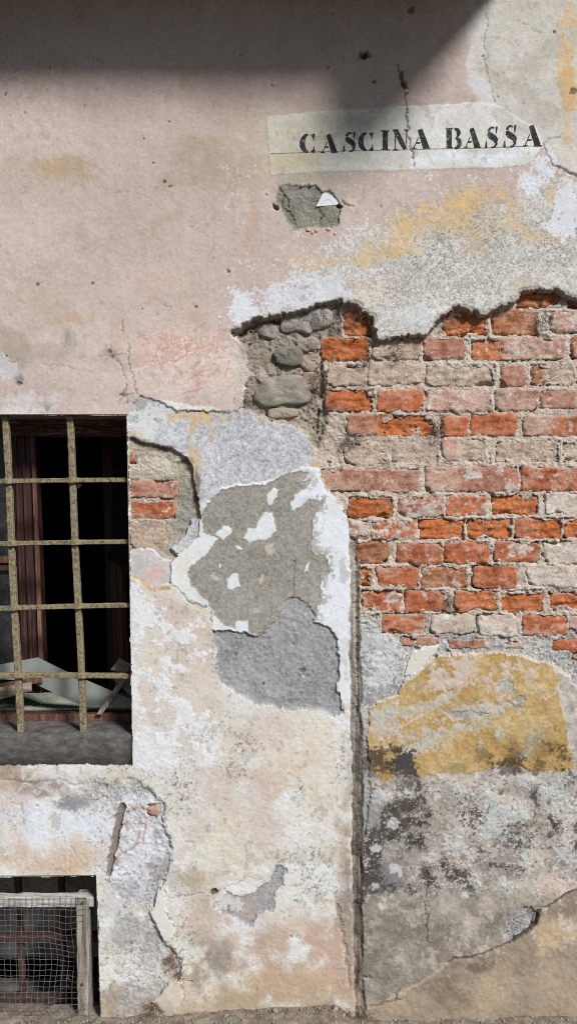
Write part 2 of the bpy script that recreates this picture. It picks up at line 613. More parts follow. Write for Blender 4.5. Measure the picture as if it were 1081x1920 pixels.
coat('upper_plaster', None, 0.0, c_pink, relief=0.0007, rough=0.7)
H += 0.004 * F200 + 0.0014 * F70 + 0.0002 * STRK
for (x, y, rx, ry, c, a) in [(110, 312, 46, 15, (188, 152, 96), 0.6), (125, 320, 70, 26, (164, 144, 112), 0.55), (395, 300, 70, 52, (158, 142, 116), 0.6),
                             (305, 345, 26, 28, (160, 140, 120), 0.5), (310, 415, 30, 16, (166, 148, 122), 0.5), (40, 330, 40, 60, (178, 158, 142), 0.4),
                             (468, 420, 9, 120, (186, 156, 128), 0.5), (470, 300, 34, 80, (170, 152, 132), 0.4), (140, 600, 30, 14, (182, 152, 112), 0.65),
                             (172, 596, 12, 14, (180, 150, 112), 0.7), (128, 640, 17, 34, (142, 134, 118), 0.75), (20, 640, 60, 46, (162, 148, 130), 0.6),
                             (80, 560, 80, 60, (178, 158, 142), 0.4), (300, 540, 60, 30, (186, 160, 142), 0.5), (60, 665, 110, 16, (160, 146, 130), 0.5),
                             (215, 655, 22, 46, (176, 152, 138), 0.5), (330, 650, 110, 60, (204, 180, 166), 0.5), (330, 560, 70, 34, (178, 152, 136), 0.35)]:
    blob(x, y, rx, ry, c, a, soft=1.0, A=10)
for (x, y, rx, ry) in [(40, 752, 44, 12), (18, 770, 30, 10), (10, 690, 16, 18), (70, 770, 20, 5)]:
    blob(x, y, rx, ry, (206, 206, 208), 0.5, soft=0.8, wob=0.9, speck=0.4)
blob(89, 770, 9, 7, (150, 152, 150), 1, soft=0.2, wob=0.2)
blob(37, 711, 7, 10, (140, 144, 146), 1, soft=0.2, wob=0.3)
# the worn white lettering panel and the patched plaster at the top right
S_ = [(876, -740), (874, 0), (876, 60), (882, 115), (895, 165), (915, 205), (950, 240), (1012, 266), (1022, 288), (1045, 314), (1081, 326), (1500, 400), (1500, -740)]


def c_grey(s):
    c = tex(s, [(178, 172, 160), (192, 187, 176), (203, 199, 189)], F70[s] + 0.3 * F25[s])
    return c * (1 + 0.07 * F3[s] + 0.05 * RND[s])[..., None]


s = pwin(S_)
x, y = coords(s, 5, 1.5)
sdp = poly_sdf(S_, x, y)
paint(s, c_grey(s), sm(5, -5, sdp + 4 * F8[s]))
RGH[s] = RGH[s] * (1 - sm(4, -4, sdp)) + 1.5 * sm(4, -4, sdp)
band = [(499, 219), (690, 203), (880, 194), (925, 196), (1005, 240), (1016, 274), (984, 312), (760, 319), (506, 327)]
s = pwin(band)
x, y = coords(s, 1.5, 1.0)
sdb = poly_sdf(band, x, y)
cb = tex(s, [(192, 190, 179), (204, 203, 194), (211, 211, 206)], F70[s] + 0.35 * F25[s] + (XP[s] - 740) / 500) * (1 + 0.06 * F3[s] + 0.05 * RND[s])[..., None]
paint(s, cb, sm(1.6, -1.6, sdb) * 0.95)
H[s] += 0.0010 * sm(2, -2, sdb)
RGH[s] = RGH[s] * (1 - sm(2, -2, sdb)) + 1.4 * sm(2, -2, sdb)
for (x, y, rx, ry, c, a) in [(570, 262, 110, 70, (196, 188, 164), 0.6), (545, 250, 50, 22, (186, 180, 156), 0.3), (560, 300, 60, 18, (190, 176, 138), 0.5), (520, 305, 24, 16, (188, 172, 130), 0.5), (640, 230, 60, 18, (178, 172, 152), 0.5)]:
    blob(x, y, rx, ry, c, a, soft=1.0)
for (x, y, rx, ry, rot) in [(895, 298, 70, 11, -3), (815, 300, 60, 9, -2), (955, 292, 30, 12, 0)]:
    blob(x, y, rx, ry, (212, 216, 222), 0.8, rot=rot, soft=0.6, wob=0.6, speck=0.25)
for (x, y, rx, ry, rot) in [(886, 100, 9, 60, 8), (905, 178, 14, 42, -28), (890, 160, 8, 30, -10)]:
    blob(x, y, rx, ry, (203, 203, 203), 0.75, rot=rot, soft=0.6, wob=0.5)
for (x, y, rx, ry, a) in [(1062, 150, 13, 70, 0.85), (1050, 110, 8, 80, 0.5), (1076, 180, 10, 60, 0.6), (1068, 20, 12, 40, 0.5), (1060, 235, 8, 40, 0.5)]:
    blob(x, y, rx, ry, (205, 168, 108), a, soft=0.8, wob=0.8, speck=0.15)
for (x, y, rx, ry, rot) in [(990, 180, 60, 40, 30), (1000, 120, 40, 60, 20), (960, 235, 50, 14, 30)]:
    blob(x, y, rx, ry, (172, 164, 148), 0.45, rot=rot, soft=1.0, wob=0.8, speck=0.2)

# pink worn through to speckled undercoat below the panel
pale = [(420, 640), (520, 560), (545, 520), (600, 470), (690, 425), (760, 392), (830, 365), (960, 350), (1020, 330), (1500, 330), (1500, 720), (420, 720)]
s = pwin(pale)
x, y = coords(s, 22, 3)
sdq = poly_sdf(pale, x, y)
q = sm(50, -70, sdq) - 0.5 + 0.42 * F3[s] + 0.16 * RND[s] + 0.34 * F25[s]
cpale = tex(s, [(128, 124, 114), (182, 178, 168), (200, 198, 190), (220, 219, 214)], F3[s] * 0.6 + 0.9 * RND[s] + 0.35 * F70[s])
paint(s, cpale, sm(-0.1, 0.18, q))
RGH[s] = np.maximum(RGH[s], 1.7 * sm(-0.1, 0.2, q))
H[s] -= 0.0012 * sm(-0.1, 0.2, q)
for (x, y, rx, ry, a, rot) in [(890, 372, 80, 22, 0.9, -8), (850, 395, 70, 22, 0.75, -6), (740, 450, 50, 26, 0.85, -28), (700, 485, 70, 14, 0.7, -18), (620, 492, 60, 12, 0.45, -10), (760, 410, 40, 18, 0.6, -20),
                               (820, 420, 60, 20, 0.6, 0), (690, 470, 14, 20, 0.6, 0), (1010, 440, 30, 16, 0.6, 0), (965, 395, 20, 26, 0.5, 0), (900, 430, 50, 30, 0.35, 0), (680, 555, 46, 30, 0.28, 0),
                               (570, 490, 40, 22, 0.4, 0), (1040, 370, 20, 14, 0.9, 20), (1050, 450, 22, 16, 0.5, 0)]:
    blob(x, y, rx, ry, (206, 174, 118), a * 0.8, rot=rot, soft=1.1, wob=0.6, speck=0.65)
blob(895, 470, 26, 18, (192, 162, 124), 0.5, soft=1.0)
blob(985, 600, 16, 10, (186, 166, 138), 0.6, soft=0.8)
blob(975, 535, 26, 20, (190, 172, 146), 0.6, soft=0.8)
for (x, y, rx, ry, rot, a) in [(452, 568, 20, 26, 20, 1), (464, 590, 26, 14, -15, 1), (440, 550, 16, 8, 30, 0.8), (560, 555, 60, 26, -8, 0.7), (600, 530, 50, 30, 0, 0.6), (520, 575, 30, 14, -10, 0.7),
                               (1008, 318, 30, 30, -20, 0.95), (990, 345, 18, 26, 10, 0.95), (1030, 300, 14, 24, -20, 0.9), (1062, 400, 22, 40, 10, 0.95), (1040, 420, 26, 18, 0, 0.85), (1075, 350, 18, 18, 0, 0.6),
                               (760, 600, 70, 22, 0, 0.4), (620, 560, 40, 20, 0, 0.5)]:
    blob(x, y, rx, ry, (209, 212, 217), a, rot=rot, soft=0.4, wob=0.8, speck=0.45)

# rubbed-out red graffiti: a paler scraped patch with red remains and scratches
blob(352, 690, 110, 74, (209, 187, 174), 0.9, soft=1.0, wob=0.3)
blob(350, 735, 90, 34, (206, 186, 178), 0.7, soft=1.0)
for (x, y, rx, ry, a) in [(345, 632, 46, 8, 0.55), (312, 660, 10, 34, 0.5), (357, 680, 8, 60, 0.6), (330, 660, 26, 16, 0.55), (372, 715, 10, 26, 0.6), (405, 640, 22, 18, 0.35), (322, 712, 12, 18, 0.5), (265, 670, 10, 26, 0.4),
                          (275, 628, 14, 8, 0.5), (390, 660, 18, 30, 0.3), (340, 648, 14, 10, 0.6)]:
    blob(x, y, rx, ry, (194, 138, 116), a * 0.6, soft=1.1, wob=1.0, speck=0.6)
for k in range(150):
    cx_, cy_ = random.gauss(345, 52), random.gauss(678, 34)
    if not (250 < cx_ < 452 and 612 < cy_ < 760):
        continue
    a_ = random.choice([random.uniform(-0.5, 0.3), random.uniform(1.0, 1.9), random.uniform(-1.0, -0.3)])
    l_ = random.uniform(10, 42)
    p_ = [(cx_ - l_ * math.cos(a_) * .5, cy_ - l_ * math.sin(a_) * .5), (cx_ + l_ * math.cos(a_) * .5 + random.uniform(-3, 3), cy_ + l_ * math.sin(a_) * .5)]
    stroke(p_, random.uniform(1.3, 2.4), (184, 110, 84) if random.random() < 0.26 else (218, 203, 195), random.uniform(0.2, 0.6), dig=0.0003, A=2, B=1)

# ---- 2 lower plaster left of the joint
lower = [(243, 780), (262, 742), (430, 770), (455, 765), (600, 860), (655, 960), (664, 1100), (668, 1400), (668, 1990), (-920, 1990), (-920, 780)]


def c_lower(s):
    f = 0.75 * F70[s] + 0.4 * F25[s] + 0.35 * F200[s]
    c = tex(s, [(184, 172, 155), (199, 190, 173), (208, 203, 190), (213, 211, 203), (214, 216, 216)], f + 0.28)
    return c * (1 + 0.05 * F3[s] + 0.05 * RND[s])[..., None]


coat('lower_plaster', lower, 0.001, c_lower, relief=0.0013, rough=0.8)
for (x, y, rx, ry, c, a) in [(300, 1200, 38, 130, (200, 178, 164), 0.7), (355, 1160, 50, 60, (212, 200, 176), 0.6), (385, 1260, 30, 90, (206, 186, 170), 0.5), (300, 1230, 24, 70, (216, 218, 220), 0.8),
                             (290, 1390, 40, 60, (214, 218, 224), 0.8), (255, 1180, 12, 120, (210, 214, 222), 0.8), (330, 1330, 60, 34, (212, 214, 214), 0.7), (430, 1330, 90, 24, (212, 212, 208), 0.6),
                             (520, 1385, 70, 40, (205, 184, 168), 0.65), (490, 1490, 60, 60, (200, 180, 164), 0.75), (430, 1470, 60, 70, (198, 178, 160), 0.6), (560, 1440, 50, 60, (210, 194, 166), 0.7),
                             (600, 1370, 30, 36, (214, 204, 180), 0.7), (470, 1560, 90, 40, (206, 190, 164), 0.7), (400, 1580, 70, 50, (208, 198, 174), 0.7), (600, 1560, 40, 80, (206, 200, 182), 0.6),
                             (360, 1500, 30, 60, (208, 200, 194), 0.7), (330, 1450, 40, 50, (212, 208, 200), 0.7), (360, 1655, 46, 18, (166, 148, 122), 0.8), (345, 1590, 30, 30, (206, 190, 172), 0.6),
                             (490, 1780, 130, 70, (182, 152, 124), 0.85), (560, 1830, 90, 60, (184, 156, 124), 0.8), (590, 1760, 50, 40, (186, 152, 130), 0.8), (440, 1850, 90, 40, (190, 166, 132), 0.7),
                             (415, 1800, 36, 40, (138, 130, 122), 0.75), (400, 1770, 26, 26, (146, 138, 128), 0.7), (440, 1815, 26, 30, (160, 148, 138), 0.6), (370, 1860, 26, 60, (158, 136, 110), 0.6),
                             (372, 1830, 14, 40, (140, 118, 92), 0.6), (560, 1860, 60, 14, (176, 148, 116), 0.7), (385, 1730, 14, 60, (170, 146, 120), 0.6), (440, 1720, 60, 18, (188, 158, 134), 0.7),
                             (410, 1750, 60, 30, (196, 178, 160), 0.7), (340, 1790, 24, 40, (206, 202, 188), 0.7), (330, 1870, 40, 36, (208, 196, 164), 0.7), (470, 1880, 80, 14, (176, 152, 118), 0.7),
                             (560, 1700, 60, 60, (208, 208, 200), 0.8), (600, 1640, 40, 50, (212, 216, 220), 0.85), (560, 1640, 40, 40, (206, 206, 196), 0.7), (550, 1720, 30, 30, (196, 184, 158), 0.6),
                             (455, 1670, 30, 10, (214, 218, 224), 0.9), (450, 1730, 50, 12, (214, 218, 222), 0.85), (470, 1755, 16, 14, (216, 220, 226), 0.8), (600, 1840, 30, 30, (200, 172, 128), 0.6),
                             (640, 1640, 12, 100, (176, 156, 134), 0.8), (646, 1700, 14, 190, (132, 119, 104), 0.9), (648, 1480, 10, 100, (160, 146, 126), 0.7), (640, 1560, 14, 60, (196, 178, 154), 0.6),
                             (530, 1660, 200, 16, (208, 206, 196), 0.4), (30, 1470, 60, 30, (196, 172, 148), 0.7), (80, 1480, 40, 18, (140, 122, 106), 0.7), (40, 1450, 60, 12, (158, 136, 106), 0.7),
                             (60, 1530, 60, 40, (208, 214, 224), 0.85), (140, 1545, 70, 44, (208, 214, 224), 0.85), (20, 1500, 30, 30, (194, 172, 162), 0.7), (60, 1620, 90, 20, (200, 170, 140), 0.85),
                             (130, 1615, 50, 26, (202, 176, 146), 0.8), (40, 1585, 16, 40, (196, 166, 146), 0.6), (0, 1560, 20, 50, (182, 186, 192), 0.6), (85, 1490, 18, 12, (200, 168, 116), 0.8),
                             (160, 1452, 44, 10, (204, 186, 170), 0.7), (230, 1450, 20, 14, (204, 202, 192), 0.7), (10, 1440, 40, 8, (120, 104, 84), 0.6)]:
    blob(x, y, rx, ry, c, a * (0.95 if y > 1715 or min(c) > 198 else 0.82), soft=1.0, wob=0.8, A=14)
for (x, y, rx, ry, a) in [(460, 1400, 34, 22, 0.8), (440, 1440, 30, 30, 0.8), (470, 1305, 60, 12, 0.5), (395, 1370, 40, 40, 0.35), (560, 1500, 16, 40, 0.6), (575, 1600, 60, 40, 0.55), (600, 1660, 50, 40, 0.5), (630, 1430, 20, 40, 0.6),
                          (345, 1500, 40, 60, 0.5), (330, 1440, 60, 60, 0.35), (430, 1330, 30, 20, 0.7)]:
    R_ = win(x - rx, y - ry, x + rx, y + ry)
    q = 1 - np.sqrt(((XP[R_] - x) / rx) ** 2 + ((YP[R_] - y) / ry) ** 2) + 0.5 * F25[R_]
    paint(R_, (128, 124, 112), a * sm(0, 0.5, q) * sm(0.35, 0.65, 0.75 * F3[R_] + 0.55 * RND[R_]))
s = win(-24, 1420, 330, 1910)
flecks(s, sm(0.2, -0.4, F70[s]), (124, 122, 118), 0.5, 0.7)
s = win(240, 1040, 660, 1900)
flecks(s, sm(0.0, 0.5, F25[s]), (120, 112, 98), 0.72, 0.6)
# flaked skin: a thin paler coat lost in patches
s = win(245, 1090, 430, 1440)
x, y = coords(s, 4, 1)
ins = sm(6, -6, poly_sdf([(246, 1085), (300, 1110), (400, 1170), (410, 1270), (420, 1440), (246, 1440)], x, y))
paint(s, tex(s, [(188, 168, 153), (200, 183, 168), (208, 196, 176)], FR3[s]), 0.62 * ins * sm(1440, 1330, YP[s]))
mk = sm(0.0, 0.1, FR2[s] + 0.25 * STRK[s] + 0.5 * sm(1300, 1420, YP[s]) + 0.5 * sm(275, 248, XP[s]) - 0.22) * ins
paint(s, (216, 218, 220), 0.88 * mk)
H[s] += 0.0006 * mk
s = win(300, 1420, 662, 1900)
ins = (LAB[s] == NAMES.index('lower_plaster')).astype(np.float32)
mk = sm(0.28, 0.40, FR2[s] + 0.3 * F200[s]) * ins * sm(1800, 1650, YP[s])
paint(s, (214, 215, 214), 0.34 * mk)
mk = sm(0.34, 0.5, FR[s] - 0.2 * F200[s]) * ins
paint(s, (186, 170, 156), 0.28 * mk)

# ---- 3 blue-grey stippled undercoat under the pink edge
def c_stip(s):
    c = tex(s, [(124, 125, 126), (169, 170, 172), (190, 191, 193), (213, 214, 217)], 0.5 * F3[s] + 0.65 * RND[s] + 0.3 * F70[s] + 0.12)
    return c


under = [(243, 780), (250, 757), (262, 740), (300, 752), (330, 768), (430, 772), (455, 762), (470, 772), (500, 785), (540, 792), (575, 815), (590, 842), (600, 868), (603, 880), (560, 880), (515, 896), (500, 906),
         (470, 906), (440, 912), (412, 916), (398, 932), (388, 948), (374, 942), (365, 900), (362, 872), (350, 856), (330, 846), (305, 838), (280, 832), (243, 822)]
s, sd = coat('stippled_undercoat', under, -0.003, c_stip, A=2, B=1.5, relief=0.0012, rough=1.9)
blob(275, 800, 30, 26, (208, 209, 208), 0.9, soft=0.7, wob=0.5, speck=0.3)
blob(300, 770, 34, 20, (206, 204, 200), 0.7, soft=0.7, wob=0.6, speck=0.4)
blob(264, 752, 14, 12, (160, 160, 156), 0.9, soft=0.4)
for (x, y, rx, ry, a) in [(395, 785, 26, 16, 0.7), (345, 776, 20, 8, 0.7), (420, 780, 18, 12, 0.6), (358, 815, 5, 30, 0.6), (366, 880, 8, 26, 0.7), (378, 770, 60, 6, 0.5), (400, 810, 6, 14, 0.4), (596, 872, 8, 6, 0.8), (255, 815, 16, 5, 0.5)]:
    blob(x, y, rx, ry, (198, 168, 112), a, soft=0.7, wob=0.7, speck=0.5)
# ---- 4 broken place beside the window
def c_mort(s):
    c = tex(s, [(142, 130, 114), (168, 157, 139), (184, 174, 156), (196, 188, 173)], 0.55 * F25[s] + 0.4 * F8[s] + 0.35 * F70[s] + 0.2 * RND[s])
    return c


side = [(243, 822), (280, 832), (310, 838), (335, 848), (352, 862), (360, 880), (363, 905), (370, 935), (376, 962), (372, 1004), (336, 1040), (322, 1054), (300, 1048), (285, 1030), (243, 1032)]
coat('broken_plaster_bed', side, -0.014, c_mort, A=2, B=1.5, relief=0.004, rough=1.6, mat=M_MORTAR)
blob(300, 868, 50, 22, (203, 196, 182), 0.8, soft=0.8)
blob(350, 940, 22, 60, (152, 148, 138), 0.9, soft=0.7)
blob(340, 985, 22, 24, (154, 150, 140), 0.9, soft=0.7)
for (x, y, rx, ry) in [(300, 840, 40, 5), (345, 866, 16, 8), (365, 920, 5, 40), (255, 828, 20, 6)]:
    blob(x, y, rx, ry, (112, 90, 78), 0.8, soft=0.6)
coat('stippled_strip', [(360, 975), (374, 972), (373, 1004), (350, 1026), (334, 1040), (318, 1030), (345, 1004), (352, 990)], -0.004, c_stip, A=1.5, relief=0.001, rough=1.9)
# ---- 5 small grey and pink patch under it
def c_pinkgrey(s):
    c = tex(s, [(172, 172, 172), (186, 184, 182), (196, 192, 190)], F25[s] + 0.5 * F3[s])
    pk = sm(30, 10, np.sqrt(((XP[s] - 294) / 1.0) ** 2 + ((YP[s] - 1074) / 0.8) ** 2) + 14 * F8[s])[..., None] * 0.85
    return c * (1 - pk) + lin((206, 172, 164)) * pk


coat('pink_grey_undercoat', [(243, 1032), (285, 1027), (300, 1047), (320, 1053), (320, 1096), (288, 1104), (262, 1088), (243, 1079)], -0.003, c_pinkgrey, A=2, relief=0.0008)
stroke([(252, 1081), (270, 1092), (285, 1104), (316, 1103)], 5, (186, 152, 96), 0.9)
# ---- 6 white limewash ring and the sandy grey render showing through it
def c_white(s):
    c = tex(s, [(206, 206, 200), (214, 217, 219), (219, 223, 228)], F70[s] + 0.4 * F25[s] + 0.2)
    return c * (1 + 0.025 * RND[s])[..., None]


ring = [(388, 940), (412, 914), (440, 909), (500, 903), (545, 884), (562, 876), (603, 878), (604, 892), (614, 912), (628, 932), (640, 946), (650, 966), (656, 995), (660, 1040), (662, 1100), (665, 1190), (666, 1330), (658, 1336), (642, 1330),
        (636, 1296), (636, 1230), (612, 1188), (588, 1176), (560, 1170), (480, 1188), (462, 1187), (440, 1182), (398, 1180), (402, 1162), (388, 1140), (366, 1128), (345, 1120), (326, 1100), (322, 1075), (325, 1056), (337, 1040), (372, 1006), (378, 968)]
coat('white_limewash', ring, 0.0005, c_white, A=1.5, B=1.2, relief=0.0007, rough=0.5)
blob(345, 1060, 16, 40, (214, 208, 190), 0.6, soft=1)
blob(650, 1280, 10, 60, (186, 178, 160), 0.7, soft=0.7, wob=0.9)
blob(640, 1070, 8, 22, (168, 166, 162), 0.6, soft=0.8, speck=0.4)
s = win(570, 890, 662, 1320)
flecks(s, sm(660, 600, XP[s]), (148, 146, 138), 0.85, 0.8)


def c_sand(s):
    c = tex(s, [(112, 106, 96), (146, 141, 131), (157, 152, 142), (174, 170, 160)], 0.45 * F3[s] + 0.6 * RND[s] + 0.45 * F70[s])
    return c


sandy = [(388, 950), (398, 934), (416, 918), (440, 914), (470, 910), (500, 908), (515, 900), (545, 886), (560, 884), (578, 886), (572, 895), (556, 905), (586, 898), (578, 912), (552, 928), (541, 944), (548, 955), (560, 952), (580, 934), (606, 940), (582, 974),
         (586, 992), (582, 1020), (590, 1042), (604, 1040), (614, 1050), (618, 1076), (602, 1078), (599, 1100), (602, 1126), (592, 1142), (588, 1176), (545, 1160), (500, 1182), (490, 1196), (474, 1190), (462, 1180), (462, 1162), (444, 1164), (440, 1176), (424, 1172),
         (405, 1152), (392, 1130), (372, 1110), (358, 1092), (354, 1075), (360, 1060), (384, 1040), (397, 1022), (409, 1012), (398, 1004), (384, 996), (378, 968)]
coat('sandy_grey_render', sandy, -0.0012, c_sand, A=1.0, B=1.8, relief=0.0011, rough=1.7)
for p_ in [[(501, 946), (500, 930), (512, 916), (521, 918), (519, 932), (508, 948)],
           [(494, 962), (510, 960), (513, 978), (517, 996), (506, 1010), (482, 1014), (470, 1018), (456, 1010), (464, 992), (480, 990), (485, 975)],
           [(402, 1000), (420, 986), (435, 990), (432, 1001), (420, 1011)], [(426, 1084), (432, 1078), (445, 1075), (449, 1100), (440, 1100), (432, 1106), (426, 1104)], [(442, 1023), (449, 1022), (455, 1031), (446, 1034)],
           [(409, 1062), (413, 1057), (416, 1060), (411, 1066)], [(574, 1056), (579, 1054), (576, 1070), (570, 1074)], [(462, 1163), (443, 1165), (440, 1178), (464, 1186)],
           [(382, 1010), (398, 1006), (410, 1008), (398, 1024), (384, 1042), (362, 1060), (352, 1050)], [(586, 896), (604, 894), (618, 930), (600, 940), (580, 934), (560, 952), (546, 956), (542, 944), (556, 926), (578, 912)]]:
    coat('white_limewash', p_, 0.0006, c_white, A=0.8, B=1.6, relief=0.0006, rough=0.5)
s = pwin(sandy)
x, y = coords(s, 1.0, 1.8)
sdS = poly_sdf(sandy, x, y)
fr = sm(26, 0, sdS) * sm(0, 2, sdS) * sm(560, 600, XP[s] + 10 * F25[s]) * (LAB[s] == NAMES.index('white_limewash'))
fr = fr * sm(0.12, 0.3, 0.7 * F3[s] + 0.5 * F8[s] + 0.3 * F25[s] - 0.35 + 0.6 * sm(26, 2, sdS))
paint(s, c_sand(s), 0.9 * fr)
H[s] -= 0.001 * fr
for (x, y) in [(488, 1088), (402, 1084), (474, 1148), (508, 1028)]:
    blob(x, y, 8, 8, (190, 184, 172), 0.7, soft=0.9, speck=0.4)
# ---- 7 dark cement filling
def c_cem(s):
    c = tex(s, [(116, 115, 115), (145, 144, 144), (157, 156, 156), (172, 171, 170)], 0.4 * F3[s] + 0.5 * RND[s] + 0.35 * FR[s] + 0.4 * F70[s])
    return c


gp = [(575, 140), (600, 140), (700, 190), (745, 240), (745, 310), (840, 345), (900, 420), (920, 560), (925, 680), (895, 740), (940, 850), (955, 925), (890, 950), (800, 908), (660, 897), (500, 887), (380, 872), (300, 832), (190, 760), (110, 690), (85, 610), (95, 500), (65, 430), (75, 370), (180, 370), (290, 392), (350, 420), (400, 404), (480, 312), (540, 222)]
gpoly = [(380 + a / 3.603, 1080 + b / 3.603) for a, b in gp]
sG = None
s, sd = coat('cement_filling', gpoly, -0.0055, c_cem, A=1.5, B=2.2, hedge=2.2, relief=0.003, rough=2.2)
flecks(s, (sd < -2).astype(np.float32), (206, 206, 206), 0.98, 0.9)
for (x, y, r_) in [(565, 1257, 5), (549, 1208, 3), (440, 1230, 3), (495, 1282, 4)]:
    pit(x, y, r_, r_ * 0.9, 0.004, (92, 88, 86), 0.7)
blob(573, 1270, 4, 3, (206, 206, 204), 0.9, soft=0.3)
# ---- 8 the small cement patch under the panel, where a sign was
def c_grout(s):
    return tex(s, [(124, 118, 106), (146, 141, 129), (158, 153, 142)], F25[s] * 0.8 + 0.4 * F3[s] + 0.3 * RND[s])


blob(575, 336, 66, 12, (170, 160, 144), 0.7, soft=0.8, speck=0.3)
blob(636, 372, 10, 60, (186, 178, 166), 0.5, soft=0.8, speck=0.4)
blob(525, 380, 10, 30, (176, 172, 166), 0.7, soft=0.7, speck=0.4)
coat('sign_bedding', [(521, 348), (540, 344), (560, 350), (590, 349), (604, 362), (618, 358), (630, 372), (636, 384), (634, 418), (622, 428), (606, 426), (588, 422), (572, 430), (550, 430), (540, 418), (528, 392), (519, 380)], -0.003, c_grout, A=1, B=2, relief=0.003, rough=1.4, mat=M_MORTAR)
blob(662, 380, 11, 11, (208, 194, 172), 0.8, soft=0.6, speck=0.3)
for p_ in [[(524, 352), (534, 366), (528, 384), (538, 396)], [(534, 366), (542, 376), (540, 388)], [(596, 392), (606, 404), (598, 412)], [(540, 395), (552, 412)]]:
    stroke(p_, 2.2, (74, 66, 58), 0.75, dig=0.003)  # crack colour also carries the shade of their depth
pit(515, 388, 6, 6, 0.01)
pit(634, 386, 5, 4, 0.008)
stroke([(640, 376), (648, 384), (660, 388)], 2.0, (86, 70, 58), 0.8, dig=0.003)

# ---- 9 exposed masonry: bed of mortar for the bricks, rubble core at its left end
hole = [(432, 624), (445, 614), (470, 601), (500, 592), (548, 583), (575, 577), (600, 568), (625, 565), (668, 571), (673, 580), (690, 589), (697, 596), (700, 620), (706, 639), (730, 634), (760, 631), (795, 628), (815, 611), (832, 591), (850, 578),
        (870, 576), (890, 584), (906, 591), (925, 582), (950, 571), (970, 561), (978, 548), (1000, 541), (1045, 543), (1063, 555), (1081, 562), (1150, 580), (1400, 600), (1400, 1290), (1080, 1290), (1060, 1260), (1034, 1244), (999, 1236), (964, 1230), (932, 1224),
        (878, 1226), (820, 1228), (800, 1250), (756, 1276), (744, 1304), (711, 1316), (691, 1330), (668, 1360), (667, 1250), (664, 1100), (660, 1040), (656, 990), (648, 960), (640, 946), (626, 930), (612, 908), (603, 890), (604, 880), (600, 866), (590, 840), (575, 815), (540, 792), (500, 786),
        (470, 773), (455, 760), (462, 738), (466, 702), (464, 670), (458, 645), (446, 630)]


def hcore(y):
    return -0.027 + 0.016 * sm(560, 1150, y)


def c_bed(s):
    c = tex(s, [(150, 133, 117), (182, 166, 150), (198, 184, 169), (210, 199, 187)], 0.5 * F25[s] + 0.45 * F8[s] + 0.25 * F70[s] + 0.35 * RND[s] + 0.15)
    gy = sm(1130, 1230, YP[s] + 30 * F70[s])[..., None]
    c2 = tex(s, [(122, 119, 114), (166, 163, 157), (184, 182, 177), (202, 201, 197)], 0.4 * F25[s] + 0.5 * F3[s] + 0.7 * RND[s] + 0.1)
    return c * (1 - gy) + c2 * gy


s, sdh = coat('mortar_bed', hole, 0.0, c_bed, A=2.0, B=2.6, rough=1.5, mat=M_MORTAR)
mh = sm(1.6, -1.6, sdh)
holes_ = sm(0.62, 0.95, 0.7 * F8[s] + 0.6 * F25[s] + 0.2 * F3[s])
H[s] += mh * (hcore(YP[s]) + 0.0022 * F25[s] + 0.0024 * F8[s] + 0.0014 * F3[s] - 0.007 * holes_)
paint(s, (100, 88, 76), 0.5 * mh * holes_)
# the coat broke in steps: near the edge its skin is gone in places
def rim(s, sd, wid, drop, color, amt=0.8):
    wv = wid * sm(-0.3, 0.8, 0.5 * F25[s] + 0.7 * F70[s] + 0.12 * F8[s])
    m = sm(1.2, -1.2, sd - wv) * sm(-1, 1, sd)
    H[s] -= drop * m
    paint(s, tex(s, [tuple(0.86 * q for q in color), color, tuple(min(255, 1.08 * q) for q in color)], F8[s] + 0.4 * F3[s]), amt * m)


rim(s, sdh + 0.0, 8, 0.0022, (170, 158, 142))
# broken edge of the plaster: dirty grey where the coat snapped
paint(s, (150, 136, 118), 0.55 * sm(5, 0.5, np.abs(sdh - 0.5)) * (YP[s] < 1000))
# flaking pink edge left of the rubble
rubble = [(440, 626), (470, 602), (520, 592), (560, 584), (600, 572), (640, 568), (642, 626), (606, 634), (604, 700), (608, 730), (612, 780), (600, 840), (585, 828), (560, 800), (520, 786), (470, 770), (458, 756), (468, 700), (462, 650)]


def c_rub(s):
    c = tex(s, [(100, 93, 85), (140, 131, 119), (164, 154, 141), (186, 177, 163)], 0.6 * F25[s] + 0.4 * F8[s] + 0.3 * F70[s] + 0.2 * RND[s])
    return c


s, sd = coat('rubble_core', rubble, -0.033, c_rub, A=4, B=2, hedge=6, relief=0.010, rough=1.8, mat=M_MORTAR)
blob(540, 780, 60, 20, (166, 154, 136), 0.7, soft=0.9)
blob(590, 800, 20, 40, (160, 148, 132), 0.6, soft=0.9)
blob(575, 690, 30, 20, (176, 150, 130), 0.6, soft=0.9)
blob(470, 640, 20, 30, (120, 110, 100), 0.6, soft=0.9)
for p_ in [[(450, 622), (480, 604), (520, 596), (560, 590), (600, 582)], [(603, 650), (606, 690), (604, 716), (598, 740)], [(466, 640), (478, 652), (496, 650)], [(596, 770), (590, 790), (592, 812)]]:
    stroke(p_, 5, (70, 58, 50), 0.55, dig=0.008, A=4, B=3)

# ---- 10 lower right: cement, yellow plaster, mouldy plaster and the tan skirting below the diagonal crack
right_low = [(666, 1340), (691, 1326), (744, 1300), (756, 1276), (820, 1226), (1034, 1244), (1085, 1300), (1400, 1300), (1400, 1990), (670, 1990), (668, 1600)]


